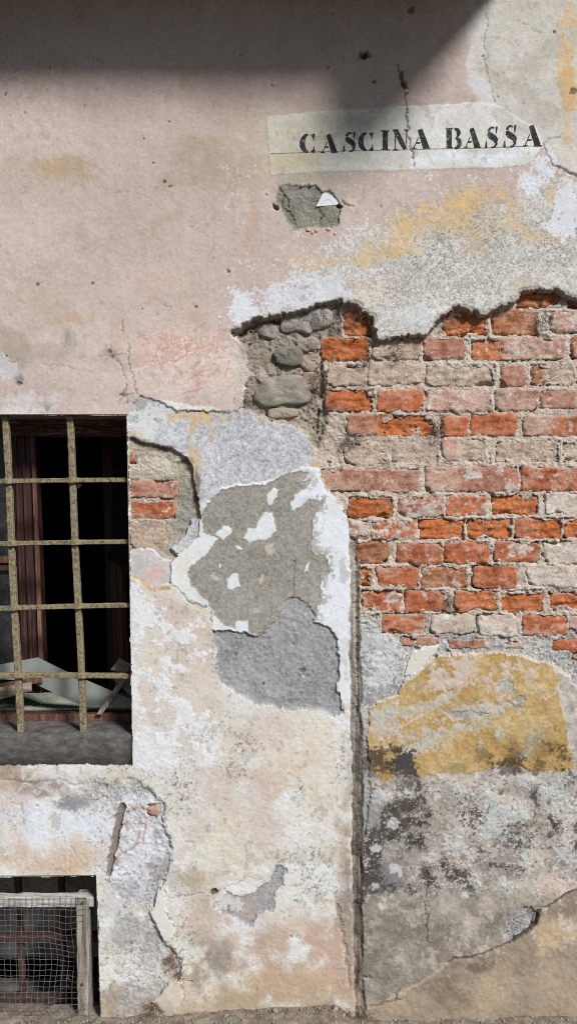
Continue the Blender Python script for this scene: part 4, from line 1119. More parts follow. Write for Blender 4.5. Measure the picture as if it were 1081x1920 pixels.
# ------------------------------------------------------------------ bricks: where each one lies (pixels), its kind and whitewash
O_, R_, D_, P_, W_, M_, B_ = 'ORDPWMB'
BRICKS = [
    (972, 539, 1059, 574, O_, 0), (1066, 552, 1150, 575, O_, 0),
    (643, 582, 699, 629, O_, 0), (831, 580, 918, 629, O_, 0), (924, 581, 1014, 626, B_, 0.1), (1034, 580, 1120, 622, P_, 0.5),
    (602, 630, 692, 675, O_, 0), (697, 637, 790, 675, M_, 0.2), (793, 632, 873, 673, D_, 0.1), (885, 632, 1061, 675, 'OP', 0.4), (1072, 630, 1130, 669, R_, 0.1),
    (613, 681, 686, 724, M_, 0.2), (691, 681, 791, 722, M_, 0.3), (800, 682, 932, 724, M_, 0.3), (940, 684, 988, 725, D_, 0.1), (998, 680, 1078, 722, 'BM', 0.3), (1084, 682, 1150, 722, M_, 0.2),
    (612, 729, 699, 771, 'RO', 0.05), (707, 731, 794, 772, R_, 0), (797, 731, 922, 772, P_, 0.4), (928, 730, 1009, 771, P_, 0.2), (1014, 730, 1110, 765, D_, 0.2),
    (652, 776, 818, 817, 'DO', 0), (829, 781, 877, 820, R_, 0), (883, 775, 968, 817, R_, 0), (983, 779, 1110, 818, 'PR', 0.2),
    (643, 828, 725, 871, M_, 0.2), (734, 831, 824, 868, M_, 0.3), (828, 822, 910, 865, 'PM', 0.1), (929, 826, 1052, 867, M_, 0.3), (1057, 827, 1140, 867, M_, 0.3),
    (603, 878, 786, 922, D_, 0.15), (797, 874, 972, 923, 'PD', 0.4), (976, 875, 1130, 922, R_, 0.15),
    (652, 930, 738, 972, O_, 0.05), (746, 931, 830, 971, D_, 0.55), (836, 929, 913, 968, R_, 0.5), (923, 927, 1012, 968, O_, 0), (1021, 924, 1115, 966, W_, 0.3),
    (654, 977, 690, 1012, D_, 0.6), (697, 979, 778, 1015, R_, 0.72), (785, 974, 873, 1016, O_, 0), (876, 972, 961, 1012, O_, 0), (965, 971, 1055, 1012, 'RO', 0), (1059, 971, 1130, 1010, O_, 0),
    (668, 1017, 728, 1058, B_, 0), (741, 1018, 829, 1058, R_, 0.35), (832, 1016, 917, 1057, R_, 0.1), (926, 1015, 1011, 1056, R_, 0.42), (1019, 1015, 1120, 1057, W_, 0.2),
    (674, 1064, 697, 1103, O_, 0), (705, 1062, 785, 1103, R_, 0.15), (790, 1064, 875, 1103, B_, 0.3), (886, 1059, 968, 1105, R_, 0.05), (989, 1060, 1110, 1101, W_, 0.2),
    (678, 1107, 752, 1147, R_, 0.6), (758, 1107, 840, 1148, R_, 0.05), (851, 1108, 932, 1149, 'RO', 0), (939, 1106, 1021, 1149, O_, 0), (1030, 1112, 1120, 1146, O_, 0),
    (715, 1150, 796, 1190, R_, 0), (807, 1150, 888, 1189, W_, 0.2), (894, 1151, 968, 1193, W_, 0.3), (978, 1154, 1063, 1192, R_, 0.05), (1067, 1154, 1150, 1190, P_, 0.4),
    (748, 1193, 822, 1211, D_, 0.2), (842, 1198, 908, 1217, D_, 0.15), (948, 1202, 980, 1217, P_, 0.3), (1034, 1200, 1120, 1222, R_, 0.1), (1074, 1224, 1150, 1238, R_, 0.1),
]
SIDE_BRICKS = [(245, 900, 334, 934, D_, 0.1), (246, 939, 328, 973, R_, 0.45), (244, 851, 252, 869, R_, 0), (247, 978, 312, 1028, M_, 0.2), (274, 1508, 300, 1531, 'DP', 0.2)]
PAL = {'O': [(152, 84, 46), (186, 104, 56), (200, 118, 68), (208, 138, 94)], 'R': [(138, 76, 52), (176, 100, 66), (190, 114, 78), (200, 138, 106)], 'D': [(138, 92, 76), (164, 110, 90), (178, 130, 110), (192, 154, 136)],
       'P': [(164, 122, 104), (186, 148, 129), (196, 164, 147), (205, 182, 168)], 'W': [(178, 160, 144), (196, 184, 170), (204, 196, 184), (212, 207, 199)], 'M': [(164, 140, 120), (184, 162, 142), (193, 174, 156), (202, 188, 173)],
       'B': [(138, 88, 58), (164, 106, 72), (174, 118, 84), (184, 134, 102)]}
SINK = {'O': 0.004, 'R': -0.001, 'D': -0.001, 'P': -0.0015, 'W': -0.002, 'M': 0.0005, 'B': 0.0005}

# joints: the bed drops away under each brick and cracks open along some of its edges
for lst in (BRICKS, SIDE_BRICKS):
    for (x0, y0, x1, y1, kd, ww) in lst:
        s = win(x0, y0, x1, y1, 14)
        k = 1.0
        x, y = XP[s], YP[s]
        dx = np.maximum(x0 - x, x - x1)
        dy = np.maximum(y0 - y, y - y1)
        bd = np.where((dx > 0) & (dy > 0), np.hypot(dx, dy), np.maximum(dx, dy))
        ok = (np.isin(LAB[s], [NAMES.index(n) for n in ('mortar_bed', 'rubble_core', 'broken_plaster_bed', 'pebbly_mortar')]))
        amt = 0.3 if kd == 'M' else (0.55 if kd[0] in 'PW' else 0.75)
        biteA = 4.5 * sm(0.35, 0.7, F25[s] - 0.3 * F70[s])
        inner = sm(1.0, -2.5, bd + biteA + 3.0 * F8[s] + 3.4 * F25[s] + 1.2 * F3[s] + 1.6)
        if kd == 'M':
            inner = inner * sm(-0.25, 0.05, F25[s] + 0.6 * F8[s] + 0.2 * F3[s])
        elif kd[0] in 'PD' or kd[-1] in 'PM':
            inner = inner * sm(-0.62, -0.4, F25[s] + 0.6 * F8[s] + 0.2 * F3[s])
        else:
            inner = inner * sm(-0.95, -0.75, F25[s] + 0.6 * F8[s] + 0.2 * F3[s])
        H[s] -= ok * 0.018 * inner
        lap = sm(9, 1, np.abs(bd)) * (1 - inner)
        H[s] += ok * 0.0022 * lap * sm(-0.2, 0.6, F25[s] + 0.4 * F70[s])
        gap = sm(3.4, 0.6, np.abs(bd + 1.5 + 1.5 * F8[s])) * sm(0.15, 0.6, F25[s] + 0.6 * F8[s] + 0.55 * sm(-2, 2, y - y1) - 0.1)
        H[s] -= ok * amt * 0.005 * gap
        paint(s, (112, 100, 87), ok * amt * 0.45 * gap)


def height_at(X, Y):
    """bilinear height of the wall field at wall pixels"""
    i = np.clip(np.searchsorted(ax, X) - 1, 0, NX - 2)
    j = np.clip(np.searchsorted(ay, Y) - 1, 0, NY - 2)
    u = np.clip((X - ax[i]) / (ax[i + 1] - ax[i]), 0, 1)
    v = np.clip((Y - ay[j]) / (ay[j + 1] - ay[j]), 0, 1)
    return (H[j, i] * (1 - u) + H[j, i + 1] * u) * (1 - v) + (H[j + 1, i] * (1 - u) + H[j + 1, i + 1] * u) * v


# ------------------------------------------------------------------ the farmhouse and its wall patches
house = empty('farmhouse', 'weathered farmhouse wall of peeling pink plaster, exposed red brick and black stencilled lettering', 'building')


def window_edge(y):
    return 238 + (y - 778) * 0.0169


def cellar_edge(y):
    return 181 + (y - 1643) * 0.030


fx = (XW[:-1, :-1] + XW[1:, 1:]) * 0.5
fy = (YW[:-1, :-1] + YW[1:, 1:]) * 0.5
jag = 1.6 * WB[0][:-1, :-1] + 1.4 * WA[0][:-1, :-1]
jagy = 0.8 * WB[1][:-1, :-1] + 0.8 * WA[1][:-1, :-1]
is_open = ((fx < window_edge(fy) + jag) & (fx > -300) & (fy > 778 + jagy) & (fy < 1433 + 2 * jagy)) | ((fx < cellar_edge(fy) + jag) & (fx > -260) & (fy > 1642 + jagy - 0.012 * (fx - 180)))
for n_, f_ in (('upper_plaster', 0.9), ('lower_plaster', 0.82), ('mouldy_plaster', 0.72), ('tan_skirting_plaster', 0.82), ('plaster_flake', 0.8), ('yellow_plaster', 0.9)):
    k_ = LAB == NAMES.index(n_)
    lum_ = COL[k_].mean(-1, keepdims=True)
    COL[k_] = lum_ + f_ * (COL[k_] - lum_)
vid = np.arange(NX * NY).reshape(NY, NX)
q0, q1, q2, q3 = vid[1:, :-1], vid[1:, 1:], vid[:-1, 1:], vid[:-1, :-1]
co_all = np.stack([(XW - CX) * S, -H, (YG - YW) * S], -1).reshape(-1, 3)
col_all = np.clip(COL.reshape(-1, 3), 0.003, 0.92)
rgh_all = RGH.reshape(-1)
flab = LAB[:-1, :-1]
for k, nm in enumerate(NAMES):
    sel = (flab == k) & ~is_open
    if not sel.any():
        continue
    quads = np.stack([q0[sel], q1[sel], q2[sel], q3[sel]], -1)
    u, inv = np.unique(quads, return_inverse=True)
    me = np_mesh(nm, co_all[u], inv.reshape(-1, 4), col_all[u], rgh_all[u])
    link(nm, me, house, MATS[nm])


# ------------------------------------------------------------------ brick meshes
def brick_object(name, x0, y0, x1, y1, kd, ww, h, seed, parent, deep=0.03):
    step = 2.1
    nx = max(6, int((x1 - x0) / step))
    ny = max(5, int((y1 - y0) / step))
    u, v = np.meshgrid(np.linspace(-1, 1, nx + 1), np.linspace(-1, 1, ny + 1))
    hw, hh = (x1 - x0) / 2 + 3.4, (y1 - y0) / 2 + 2.8
    r_ = random.Random(seed)
    # irregular outline: rounded corners, one or two knocked off, slightly skewed sides
    px = u * hw
    py = v * hh
    cs = [(-1, -1), (1, -1), (1, 1), (-1, 1)]
    for (a, b) in cs:
        amt = r_.choice([0.5, 1.5, 2.5, 4.5, 7.5])
        w = np.clip((u * a + v * b * 1.0) / 2, 0, 1) ** (10 if hw > 60 else 6)
        px -= a * amt * w
        py -= b * amt * 0.9 * w
    rad = np.maximum(np.abs(u), np.abs(v)) ** 2
    ox, oy = seed * 61.3, seed * 37.7
    px += rad * (2.6 * fbm(x0 + px + ox, y0 + py + oy, 16, 3, 70) + r_.uniform(-1, 1) * v * 1.2)
    py += rad * (2.2 * fbm(x0 + px + ox, y0 + py + oy, 16, 3, 75) + r_.uniform(-1, 1) * u * 1.2)
    ro = math.radians(r_.uniform(-1.3, 1.3))
    X = (x0 + x1) / 2 + px * math.cos(ro) - py * math.sin(ro)
    Y = (y0 + y1) / 2 + py * math.cos(ro) + px * math.sin(ro)
    e = np.minimum((1 - np.abs(u)) * hw, (1 - np.abs(v)) * hh)
    f8 = fbm(X + ox, Y + oy, 9, 3, 80)
    f25 = fbm(X + ox, Y + oy, 28, 3, 84)
    lay = fbm(X + ox, Y + oy, 12, 3, 88, sx=2.6, sy=0.55)
    f3 = fbm(X + ox, Y + oy, 4.2, 2, 91)
    fq = fbm(X + ox * 2, Y + oy * 2, 26, 5, 115, gain=0.74)
    fq = (fq - fq.mean()) / (fq.std() + 1e-6) * 0.42
    rid = sm(0.72, 1.0, 1 - np.abs(fbm(X + ox * 1.7, Y + oy, 16, 3, 93, sx=2.2, sy=0.7)))
    k0 = kd[0]
    t = np.zeros_like(X)
    if len(kd) > 1:
        cut = r_.uniform(-0.45, -0.1) if kd != 'DO' else -0.35
        t = sm(cut - 0.12, cut + 0.12, u + 0.16 * f8 + 0.12 * f25)
    k1 = kd[-1]
    ruf = {'O': 1.6, 'B': 1.1, 'R': 0.8, 'D': 0.6, 'P': 0.6, 'W': 0.5, 'M': 0.9}
    ra = ruf[k0] * (1 - t) + ruf[k1] * t
    z = h - (SINK[k0] * (1 - t) + SINK[k1] * t) + ra * (0.0015 * lay + 0.0012 * f8 + 0.0008 * f3 - 0.0013 * rid) + 0.0016 * f25
    z = z + r_.uniform(-0.0016, 0.0016) + r_.uniform(-0.0015, 0.0015) * u + r_.uniform(-0.0015, 0.0015) * v
    z = z - 0.0062 * sm(4.6, 0.6, e + 2.6 * f8 + 1.2 * f3)
    for (a, b) in cs:                      # knocked-off corners and bites, later filled flush with mortar
        if r_.random() < 0.42:
            rr_ = r_.uniform(5, 15)
            z = z - 0.011 * sm(rr_, rr_ * 0.55, np.hypot(X - (x0 + x1) / 2 - a * hw * 0.96, (Y - (y0 + y1) / 2 - b * hh * 0.92) * r_.uniform(0.9, 1.8)) + 4.5 * f8 + 1.5 * f3)
    if r_.random() < 0.5:
        ex_ = r_.uniform(-0.8, 0.8)
        z = z - 0.010 * sm(9, 5, np.hypot((X - (x0 + x1) / 2 - ex_ * hw) * 0.5, Y - (y0 if r_.random() < 0.6 else y1)) + 4.0 * f8) - np.where(e < 0.01, deep, 0.0)
    # colour
    def pal(kk):
        L_ = np.array([lin(c) for c in PAL[kk]])
        tt = np.clip(0.5 + 0.38 * fq + 0.16 * f8 + 0.2 * lay + 0.14 * f3 + off, 0, 0.999) * (len(L_) - 1)
        i = tt.astype(int)
        fr = (tt - i)[..., None]
        return L_[i] * (1 - fr) + L_[np.minimum(i + 1, len(L_) - 1)] * fr
    off = r_.uniform(-0.16, 0.16)
    c = pal(k0) * (1 - t[..., None]) + pal(k1) * t[..., None]
    if ww > 0:
        q = 0.9 * fbm(X + ox * 3, Y + oy, 24, 5, 95, gain=0.7) + 0.35 * f8 + 0.2 * f3
        thr = {True: 0.75 - 1.25 * ww, False: 0.75 - 1.25 * ww}[True]
        wm = sm(thr, thr + 0.16, q)[..., None] * 0.85
        wc = lin((204, 194, 184)) if k1 not in 'M' else lin((196, 186, 168))
        c = c * (1 - wm) + wc * wm
        z = z + 0.0006 * wm[..., 0]
    # mortar haze smeared over the rims
    c = c * (1 - 0.32 * np.clip(ra, 0, 1.3)[..., None] * rid[..., None])
    fr2 = fbm(X + 7, Y + ox, 22, 5, 97, gain=0.74)
    fr2 = (fr2 - fr2.mean()) / (fr2.std() + 1e-6) * 0.42
    hz = sm(-0.1, 0.5, fr2 + r_.uniform(-0.35, 0.2))[..., None] * r_.uniform(0.25, 0.6) * (0.55 if k1 == 'O' else 1.0)
    c = c * (1 - hz) + lin((192, 164, 146)) * hz
    dz = sm(0.45, 0.7, fq - 0.4 * fr2)[..., None] * 0.45
    c = c * (1 - dz) + lin((104, 72, 58)) * dz
    rim = sm(9, 2.0, e + 3.5 * f8)[..., None] * r_.uniform(0.1, 0.55)
    c = c * (1 - rim) + lin((176, 163, 144)) * rim
    c = c * (1 + 0.06 * rng.standard_normal(X.shape)[..., None])
    kk = (D - z) / D if False else (D - h) / D
    co = np.stack([(X - CX) * S * kk, -z, ZC + (CY - Y) * S * kk], -1).reshape(-1, 3)
    idx = np.arange((nx + 1) * (ny + 1)).reshape(ny + 1, nx + 1)
    quads = np.stack([idx[1:, :-1], idx[1:, 1:], idx[:-1, 1:], idx[:-1, :-1]], -1).reshape(-1, 4)
    me = np_mesh(name, co, quads, np.clip(c.reshape(-1, 3), 0.004, 0.9), (0.7 + 0.5 * ra).reshape(-1))
    return link(name, me, parent, M_BRICK)


for i, (x0, y0, x1, y1, kd, ww) in enumerate(BRICKS):
    ym = (y0 + y1) / 2
    hb = float(hcore(np.array(ym))) + HSTEP * float(sm(560, 720, np.array((x0 + x1) / 2))) + 0.0014
    brick_object('brick', x0, y0, x1, y1, kd, ww, hb, i + 3, house)
for i, (x0, y0, x1, y1, kd, ww) in enumerate(SIDE_BRICKS):
    brick_object('brick', x0, y0, x1, y1, kd, ww, -0.011 if i < 4 else -0.004, 200 + i, house)


# ------------------------------------------------------------------ field stones in the rubble core
def stone(x0, y0, x1, y1, h, bulge, cols, seed, patch=0.0):
    n, mth = 40, 16
    cx_, cy_, rx, ry = (x0 + x1) / 2, (y0 + y1) / 2, (x1 - x0) / 2, (y1 - y0) / 2
    th, r = np.meshgrid(np.linspace(0, 2 * np.pi, n, endpoint=False), np.linspace(0.02, 1, mth))
    wob = 1 + 0.26 * fbm(np.cos(th) * 40 + seed * 50, np.sin(th) * 40, 34, 4, 100)
    sq = 1 / (np.abs(np.cos(th)) ** 2.7 + np.abs(np.sin(th)) ** 2.7) ** (1 / 2.7)
    X = cx_ + rx * r * wob * sq * np.cos(th)
    Y = cy_ + ry * r * wob * sq * np.sin(th)
    z = h + bulge * np.sqrt(np.clip(1 - r ** 5, 0, 1)) + 0.0055 * fbm(X, Y, 34, 5, 104, gain=0.6) + 0.0016 * fbm(X, Y, 9, 3, 118)
    z = np.where(r > 0.99, h - 0.012, z)
    f = 0.5 * fbm(X, Y, 30, 4, 107) + 0.3 * fbm(X, Y, 6, 2, 111)
    L_ = np.array([lin(c) for c in cols])
    t = np.clip(f * 0.5 + 0.5, 0, 0.999) * (len(L_) - 1)
    i = t.astype(int)
    c = L_[i] * (1 - (t - i)[..., None]) + L_[i + 1] * (t - i)[..., None]
    if patch:
        q = sm(0.0, 0.35, fbm(X + 90, Y, 30, 5, 113, gain=0.7) * 1.4 + 0.35 * r ** 3)[..., None] * patch
        c = c * (1 - q) + lin((156, 147, 134)) * q
    kk = (D - h) / D
    co = np.stack([(X - CX) * S * kk, -z, ZC + (CY - Y) * S * kk], -1).reshape(-1, 3)
    idx = np.arange(n * mth).reshape(mth, n)
    nxt = np.roll(idx, -1, axis=1)
    quads = np.stack([idx[:-1], nxt[:-1], nxt[1:], idx[1:]], -1).reshape(-1, 4)
    me = np_mesh('field_stone', co, quads, c.reshape(-1, 3), np.full(n * mth, 0.7, np.float32))
    return link('field_stone', me, house, M_STONE)


GREENISH = [(96, 93, 80), (126, 122, 108), (146, 142, 128), (164, 158, 144)]
GREYISH = [(82, 78, 72), (116, 110, 102), (140, 134, 126), (166, 160, 152)]
stone(466, 704, 591, 762, -0.033, 0.014, GREENISH, 1, 0.6)
stone(524, 582, 586, 630, -0.031, 0.014, GREYISH, 2, 0.7)
stone(568, 574, 622, 618, -0.031, 0.013, [(110, 104, 98), (150, 144, 137), (172, 166, 160)], 3, 0.4)
stone(513, 648, 565, 686, -0.034, 0.012, [(76, 74, 66), (100, 97, 87), (120, 116, 104)], 4, 0.3)
stone(560, 700, 600, 735, -0.035, 0.014, [(104, 92, 80), (136, 118, 102), (152, 134, 118)], 5, 0.5)
stone(462, 640, 512, 690, -0.040, 0.008, [(116, 106, 92), (142, 131, 114), (160, 150, 132)], 6, 0.8)
stone(552, 632, 598, 664, -0.036, 0.012, [(112, 102, 90), (140, 128, 113), (158, 146, 130)], 7, 0.7)
stone(478, 606, 522, 636, -0.037, 0.011, [(96, 90, 82), (124, 116, 106), (146, 138, 126)], 8, 0.7)
stone(500, 764, 560, 788, -0.034, 0.008, [(122, 110, 96), (148, 136, 119), (166, 154, 137)], 9, 0.8)
stone(560, 664, 600, 700, -0.037, 0.011, [(126, 104, 90), (152, 130, 114), (168, 148, 132)], 10, 0.6)
# ------------------------------------------------------------------ letters
def arc(cx, cy, rx, ry, a0, a1, n=14):
    return [(cx + rx * math.cos(math.radians(a0 + (a1 - a0) * i / n)), cy + ry * math.sin(math.radians(a0 + (a1 - a0) * i / n))) for i in range(n + 1)]


def strip(pts, w0, w1, w2):
    """a stroke that swells from w0 over w1 to w2; returns left/right rails"""
    n = len(pts) - 1
    out = []
    for i, p in enumerate(pts):
        a = pts[max(i - 1, 0)]
        b = pts[min(i + 1, n)]
        dx, dy = b[0] - a[0], (b[1] - a[1])
        l = math.hypot(dx, dy) or 1
        t = i / n
        w = (w0 * (1 - t) ** 2 + 2 * w1 * t * (1 - t) * 1.5 + w2 * t * t) * 0.5 if n > 1 else (w0 if i == 0 else w2) * 0.5
        out.append(((p[0] - dy / l * w, p[1] + dx / l * w), (p[0] + dy / l * w, p[1] - dx / l * w)))
    return out


def seg(a, b, w0, w1=None, n=8):
    w1 = w0 if w1 is None else w1
    pts = [(a[0] + (b[0] - a[0]) * i / n, a[1] + (b[1] - a[1]) * i / n) for i in range(n + 1)]
    dx, dy = b[0] - a[0], b[1] - a[1]
    l = math.hypot(dx, dy)
    return [((p[0] - dy / l * (w0 + (w1 - w0) * i / n) / 2, p[1] + dx / l * (w0 + (w1 - w0) * i / n) / 2),
             (p[0] + dy / l * (w0 + (w1 - w0) * i / n) / 2, p[1] - dx / l * (w0 + (w1 - w0) * i / n) / 2)) for i, p in enumerate(pts)]


def hs(x0, x1, y, t=0.045):
    """flat serif"""
    return seg((x0, y), (x1, y), t, n=4)


# unit box, x to the right, y up, height 1; widths in the same unit as the height
GLYPH = {
    'C': [strip(arc(0.46, 0.5, 0.36, 0.47, 98, 262, 18), 0.06, 0.32, 0.06), seg((0.68, 0.66), (0.70, 0.99), 0.03, 0.12), strip(arc(0.46, 0.36, 0.30, 0.33, 100, 35, 8), 0.02, 0.0, 0.02) if False else seg((0.55, 0.95), (0.66, 0.86), 0.05, 0.06),
          strip(arc(0.44, 0.32, 0.27, 0.30, -70, 5, 8), 0.05, 0.05, 0.03), seg((0.70, 0.02), (0.70, 0.26), 0.14, 0.02)],
    'A': [seg((0.10, 0.03), (0.34, 0.56), 0.045), seg((0.42, 0.98), (0.74, 0.03), 0.22, 0.30), hs(0.0, 0.24, 0.022), hs(0.56, 0.94, 0.022), hs(0.24, 0.44, 0.30, 0.05)],
    'S': [strip([(0.24, 0.74), (0.24, 0.64), (0.34, 0.55), (0.48, 0.46), (0.57, 0.36), (0.56, 0.24)], 0.13, 0.27, 0.13), strip(arc(0.38, 0.74, 0.17, 0.22, 165, 50, 9), 0.12, 0.06, 0.03), seg((0.58, 0.66), (0.60, 0.99), 0.02, 0.10),
          strip(arc(0.40, 0.24, 0.19, 0.22, -5, -110, 9), 0.12, 0.06, 0.03), seg((0.10, 0.32), (0.09, 0.0), 0.02, 0.11)],
    'I': [seg((0.22, 0.02), (0.22, 0.98), 0.24), hs(0.02, 0.42, 0.022), hs(0.02, 0.42, 0.978)],
    'N': [seg((0.15, 0.02), (0.15, 0.80), 0.04), seg((0.16, 0.97), (0.66, 0.06), 0.24, 0.20), seg((0.72, 0.30), (0.72, 0.97), 0.04), hs(0.04, 0.28, 0.022), hs(0.02, 0.2, 0.978), hs(0.60, 0.82, 0.978)],
    'B': [seg((0.15, 0.02), (0.15, 0.98), 0.24), hs(0.0, 0.32, 0.022), hs(0.0, 0.32, 0.978), strip(arc(0.42, 0.75, 0.17, 0.22, 100, -75, 12), 0.03, 0.19, 0.03), strip(arc(0.42, 0.27, 0.22, 0.25, 80, -100, 12), 0.03, 0.22, 0.03)],
}
LETTERS = [('C', 563, 251, 591, 287), ('A', 601, 252, 633, 287), ('S', 641, 249, 667, 285), ('C', 672, 249, 700, 284), ('I', 713, 245, 730, 282), ('N', 735, 243, 766, 282), ('A', 771, 242, 806, 279),
           ('B', 835, 240, 863, 278), ('A', 869, 240, 901, 277), ('S', 907, 238, 933, 277), ('S', 941, 235, 968, 276), ('A', 979, 235, 1014, 275)]
GW = {'C': 0.78, 'A': 0.94, 'S': 0.68, 'I': 0.44, 'N': 0.84, 'B': 0.68}


def wall_sheet(name, strips_px, parent, mat, off=0.0011):
    v, f = [], []
    for st in strips_px:
        b = len(v)
        for (a, c) in st:
            for t in (0, 0.34, 0.67, 1):
                v.append((a[0] + (c[0] - a[0]) * t, a[1] + (c[1] - a[1]) * t))
        for i in range(len(st) - 1):
            for k in range(3):
                q = b + i * 4 + k
                f.append((q, q + 1, q + 5, q + 4))
    X = np.array([p[0] for p in v])
    Y = np.array([p[1] for p in v])
    hn = HSTEP * sm(420, 900, X)
    Xw, Yw = CX + (X - CX) * (1 - hn / D), CY + (Y - CY) * (1 - hn / D)
    hh = height_at(Xw, Yw) + off
    off2 = np.zeros(len(X))
    o = 0
    for n_, st in enumerate(strips_px):      # overlapping strokes of one letter sit a hair above one another
        off2[o:o + 4 * len(st)] = 0.00018 * n_
        o += 4 * len(st)
    co = np.stack([(Xw - CX) * S, -(hh + off2), (YG - Yw) * S], -1)
    me = py_mesh(name, co.tolist(), f)
    bm = bmesh.new()
    bm.from_mesh(me)
    for fa in bm.faces:
        fa.normal_update()
        if fa.normal.y > 0:
            fa.normal_flip()
    bm.to_mesh(me)
    bm.free()
    return link(name, me, parent, mat)


for (ch, x0, y0, x1, y1) in LETTERS:
    hgt = y1 - y0
    sx = (x1 - x0) / GW[ch]
    wall_sheet('letter', [[((x0 + a[0] * sx, y1 - a[1] * hgt), (x0 + b[0] * sx, y1 - b[1] * hgt)) for a, b in st] for st in GLYPH[ch]], house, M_LETTER)
wall_sheet('ruled_line', [[((506 + k * 10.2, 287.6 - k * 0.27 - 0.5), (506 + k * 10.2, 287.6 - k * 0.27 + 0.5)) for k in range(51)]], house, M_PENCIL, off=0.0007)

# ------------------------------------------------------------------ roof edge above the frame: it casts the shadow at the top
ZE = (YG + 60) * S
roof = empty('roof_eave')
roof.parent = house


def slab(name, plan, z0, z1, mat, parent):
    """flat plate from a plan outline (pixel X, metres out from the wall)"""
    n = len(plan)
    v = [((X - CX) * S, -w, z0) for X, w in plan] + [((X - CX) * S, -w, z1) for X, w in plan]
    f = [tuple(range(n)), tuple(range(2 * n - 1, n - 1, -1))] + [(i, n + i, n + (i + 1) % n, (i + 1) % n) for i in range(n)]
    m = MB()
    m.v, m.f = v, f
    return m.build(name, mat, parent)


slab('soffit', [(-900, -0.3), (968, -0.3), (968, 0.535), (880, 0.535), (764, 0.325), (-900, 0.325)], ZE, ZE + 0.04, M_ROOF, roof)  # unseen; slanted outer corner invented to cast the shadow's lower finger
for k in range(12):
    m = MB()
    xx = (-860 + k * 150 - CX) * S
    m.tube([(xx, 0.28, ZE + 0.20), (xx, -0.28, ZE + 0.10)], 0.075, 10)
    m.build('roof_tile', M_TILE, roof, smooth=True)

# ------------------------------------------------------------------ window: reveals, dark room, sill
def reveal(name, a, b, depth, mat, parent, n=24):
    """strip of wall thickness running back from the line a-b"""
    v, f = [], []
    for i in range(n + 1):
        t = i / n
        X, Y = a[0] + (b[0] - a[0]) * t, a[1] + (b[1] - a[1]) * t
        for k in range(7):
            w = depth * k / 6
            j = 0.0016 * float(fbm(np.array(X * 1.0 + 3 * Y), np.array(w * 900.0), 18, 3, 5)) if k else 0.0
            v.append(((X - CX) * S + j, w - (0.004 if k == 0 else 0), (YG - Y) * S + j))
    for i in range(n):
        for k in range(6):
            q = i * 7 + k
            f.append((q, q + 7, q + 8, q + 1))
    return link(name, py_mesh(name, v, f, True), parent, mat)


M_REVEAL = noisy_material('reveal_plaster', [(0.3, lc(128, 116, 104)), (0.55, lc(158, 144, 132)), (0.75, lc(178, 166, 154))], scale=26, rough=0.95, bump=0.4, fine=300)
M_REVEAL2 = noisy_material('cellar_reveal_cement', [(0.3, lc(96, 92, 88)), (0.55, lc(124, 120, 115)), (0.75, lc(146, 142, 136))], scale=26, rough=0.95, bump=0.4, fine=300)
opening = empty('window_opening')
opening.parent = house
reveal('window_soffit', (-300, 777), (240, 777), 0.255, M_REVEAL, opening)
reveal('window_jamb', (238, 776), (249.5, 1434), 0.255, M_REVEAL, opening)
reveal('window_jamb', (-300, 776), (-300, 1434), 0.255, M_REVEAL, opening)

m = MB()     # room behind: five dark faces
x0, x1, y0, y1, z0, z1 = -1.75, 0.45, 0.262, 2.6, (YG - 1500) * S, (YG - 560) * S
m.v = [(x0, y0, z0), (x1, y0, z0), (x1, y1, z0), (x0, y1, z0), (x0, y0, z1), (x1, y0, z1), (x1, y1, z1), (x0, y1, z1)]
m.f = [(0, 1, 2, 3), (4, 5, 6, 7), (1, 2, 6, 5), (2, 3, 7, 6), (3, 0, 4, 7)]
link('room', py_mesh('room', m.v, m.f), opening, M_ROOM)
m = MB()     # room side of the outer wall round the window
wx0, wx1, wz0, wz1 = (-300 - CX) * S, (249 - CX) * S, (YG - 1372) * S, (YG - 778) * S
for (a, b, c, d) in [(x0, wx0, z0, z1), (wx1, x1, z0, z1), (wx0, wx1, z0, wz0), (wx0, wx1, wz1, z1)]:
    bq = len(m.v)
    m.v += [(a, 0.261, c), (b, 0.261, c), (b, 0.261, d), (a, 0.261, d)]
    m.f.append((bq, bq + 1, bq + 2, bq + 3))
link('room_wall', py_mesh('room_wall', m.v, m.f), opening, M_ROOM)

# sill: worn sloping block
n, prof = 60, [(1440, 0.012), (1433, 0.003), (1405, 0.0), (1383, 0.001), (1378, 0.005), (1376, 0.012), (1375, 0.03), (1374, 0.06), (1374, 0.11), (1374, 0.27)]
v, f = [], []
for i in range(n + 1):
    X = -300 + (549.0) * i / n
    for k, (Yv, w) in enumerate(prof):
        a = float(fbm(np.array(X), np.array(Yv * 2.0), 40, 3, 9))
        b_ = float(fbm(np.array(X), np.array(Yv * 2.0), 12, 2, 12))
        v.append(((X - CX) * S, w + 0.0022 * a + 0.0012 * b_ + (-0.004 if 0 < k < 5 else 0), (YG - Yv - (1.8 * a + 1.0 * b_ if k < 7 else 0)) * S))
np_ = len(prof)
for i in range(n):
    for k in range(np_ - 1):
        q = i * np_ + k
        f.append((q, q + np_, q + np_ + 1, q + 1))
f.append(tuple(n * np_ + k for k in range(np_)))
sill = link('window_sill', py_mesh('window_sill', v, f, True), house, M_SILL)


def slab_px(mb, quad, d0, thick):
    """a board whose four front corners are seen at pixels quad, d0 = depth (or list) behind the wall face"""
    dd = d0 if isinstance(d0, (list, tuple)) else [d0] * 4
    fr = [P3(x, y, -dd[i]) for i, (x, y) in enumerate(quad)]
    nrm = (fr[1] - fr[0]).cross(fr[3] - fr[0]).normalized()
    if nrm.y < 0:
        nrm = -nrm
    mb.hexa(fr + [p + nrm * thick for p in fr])


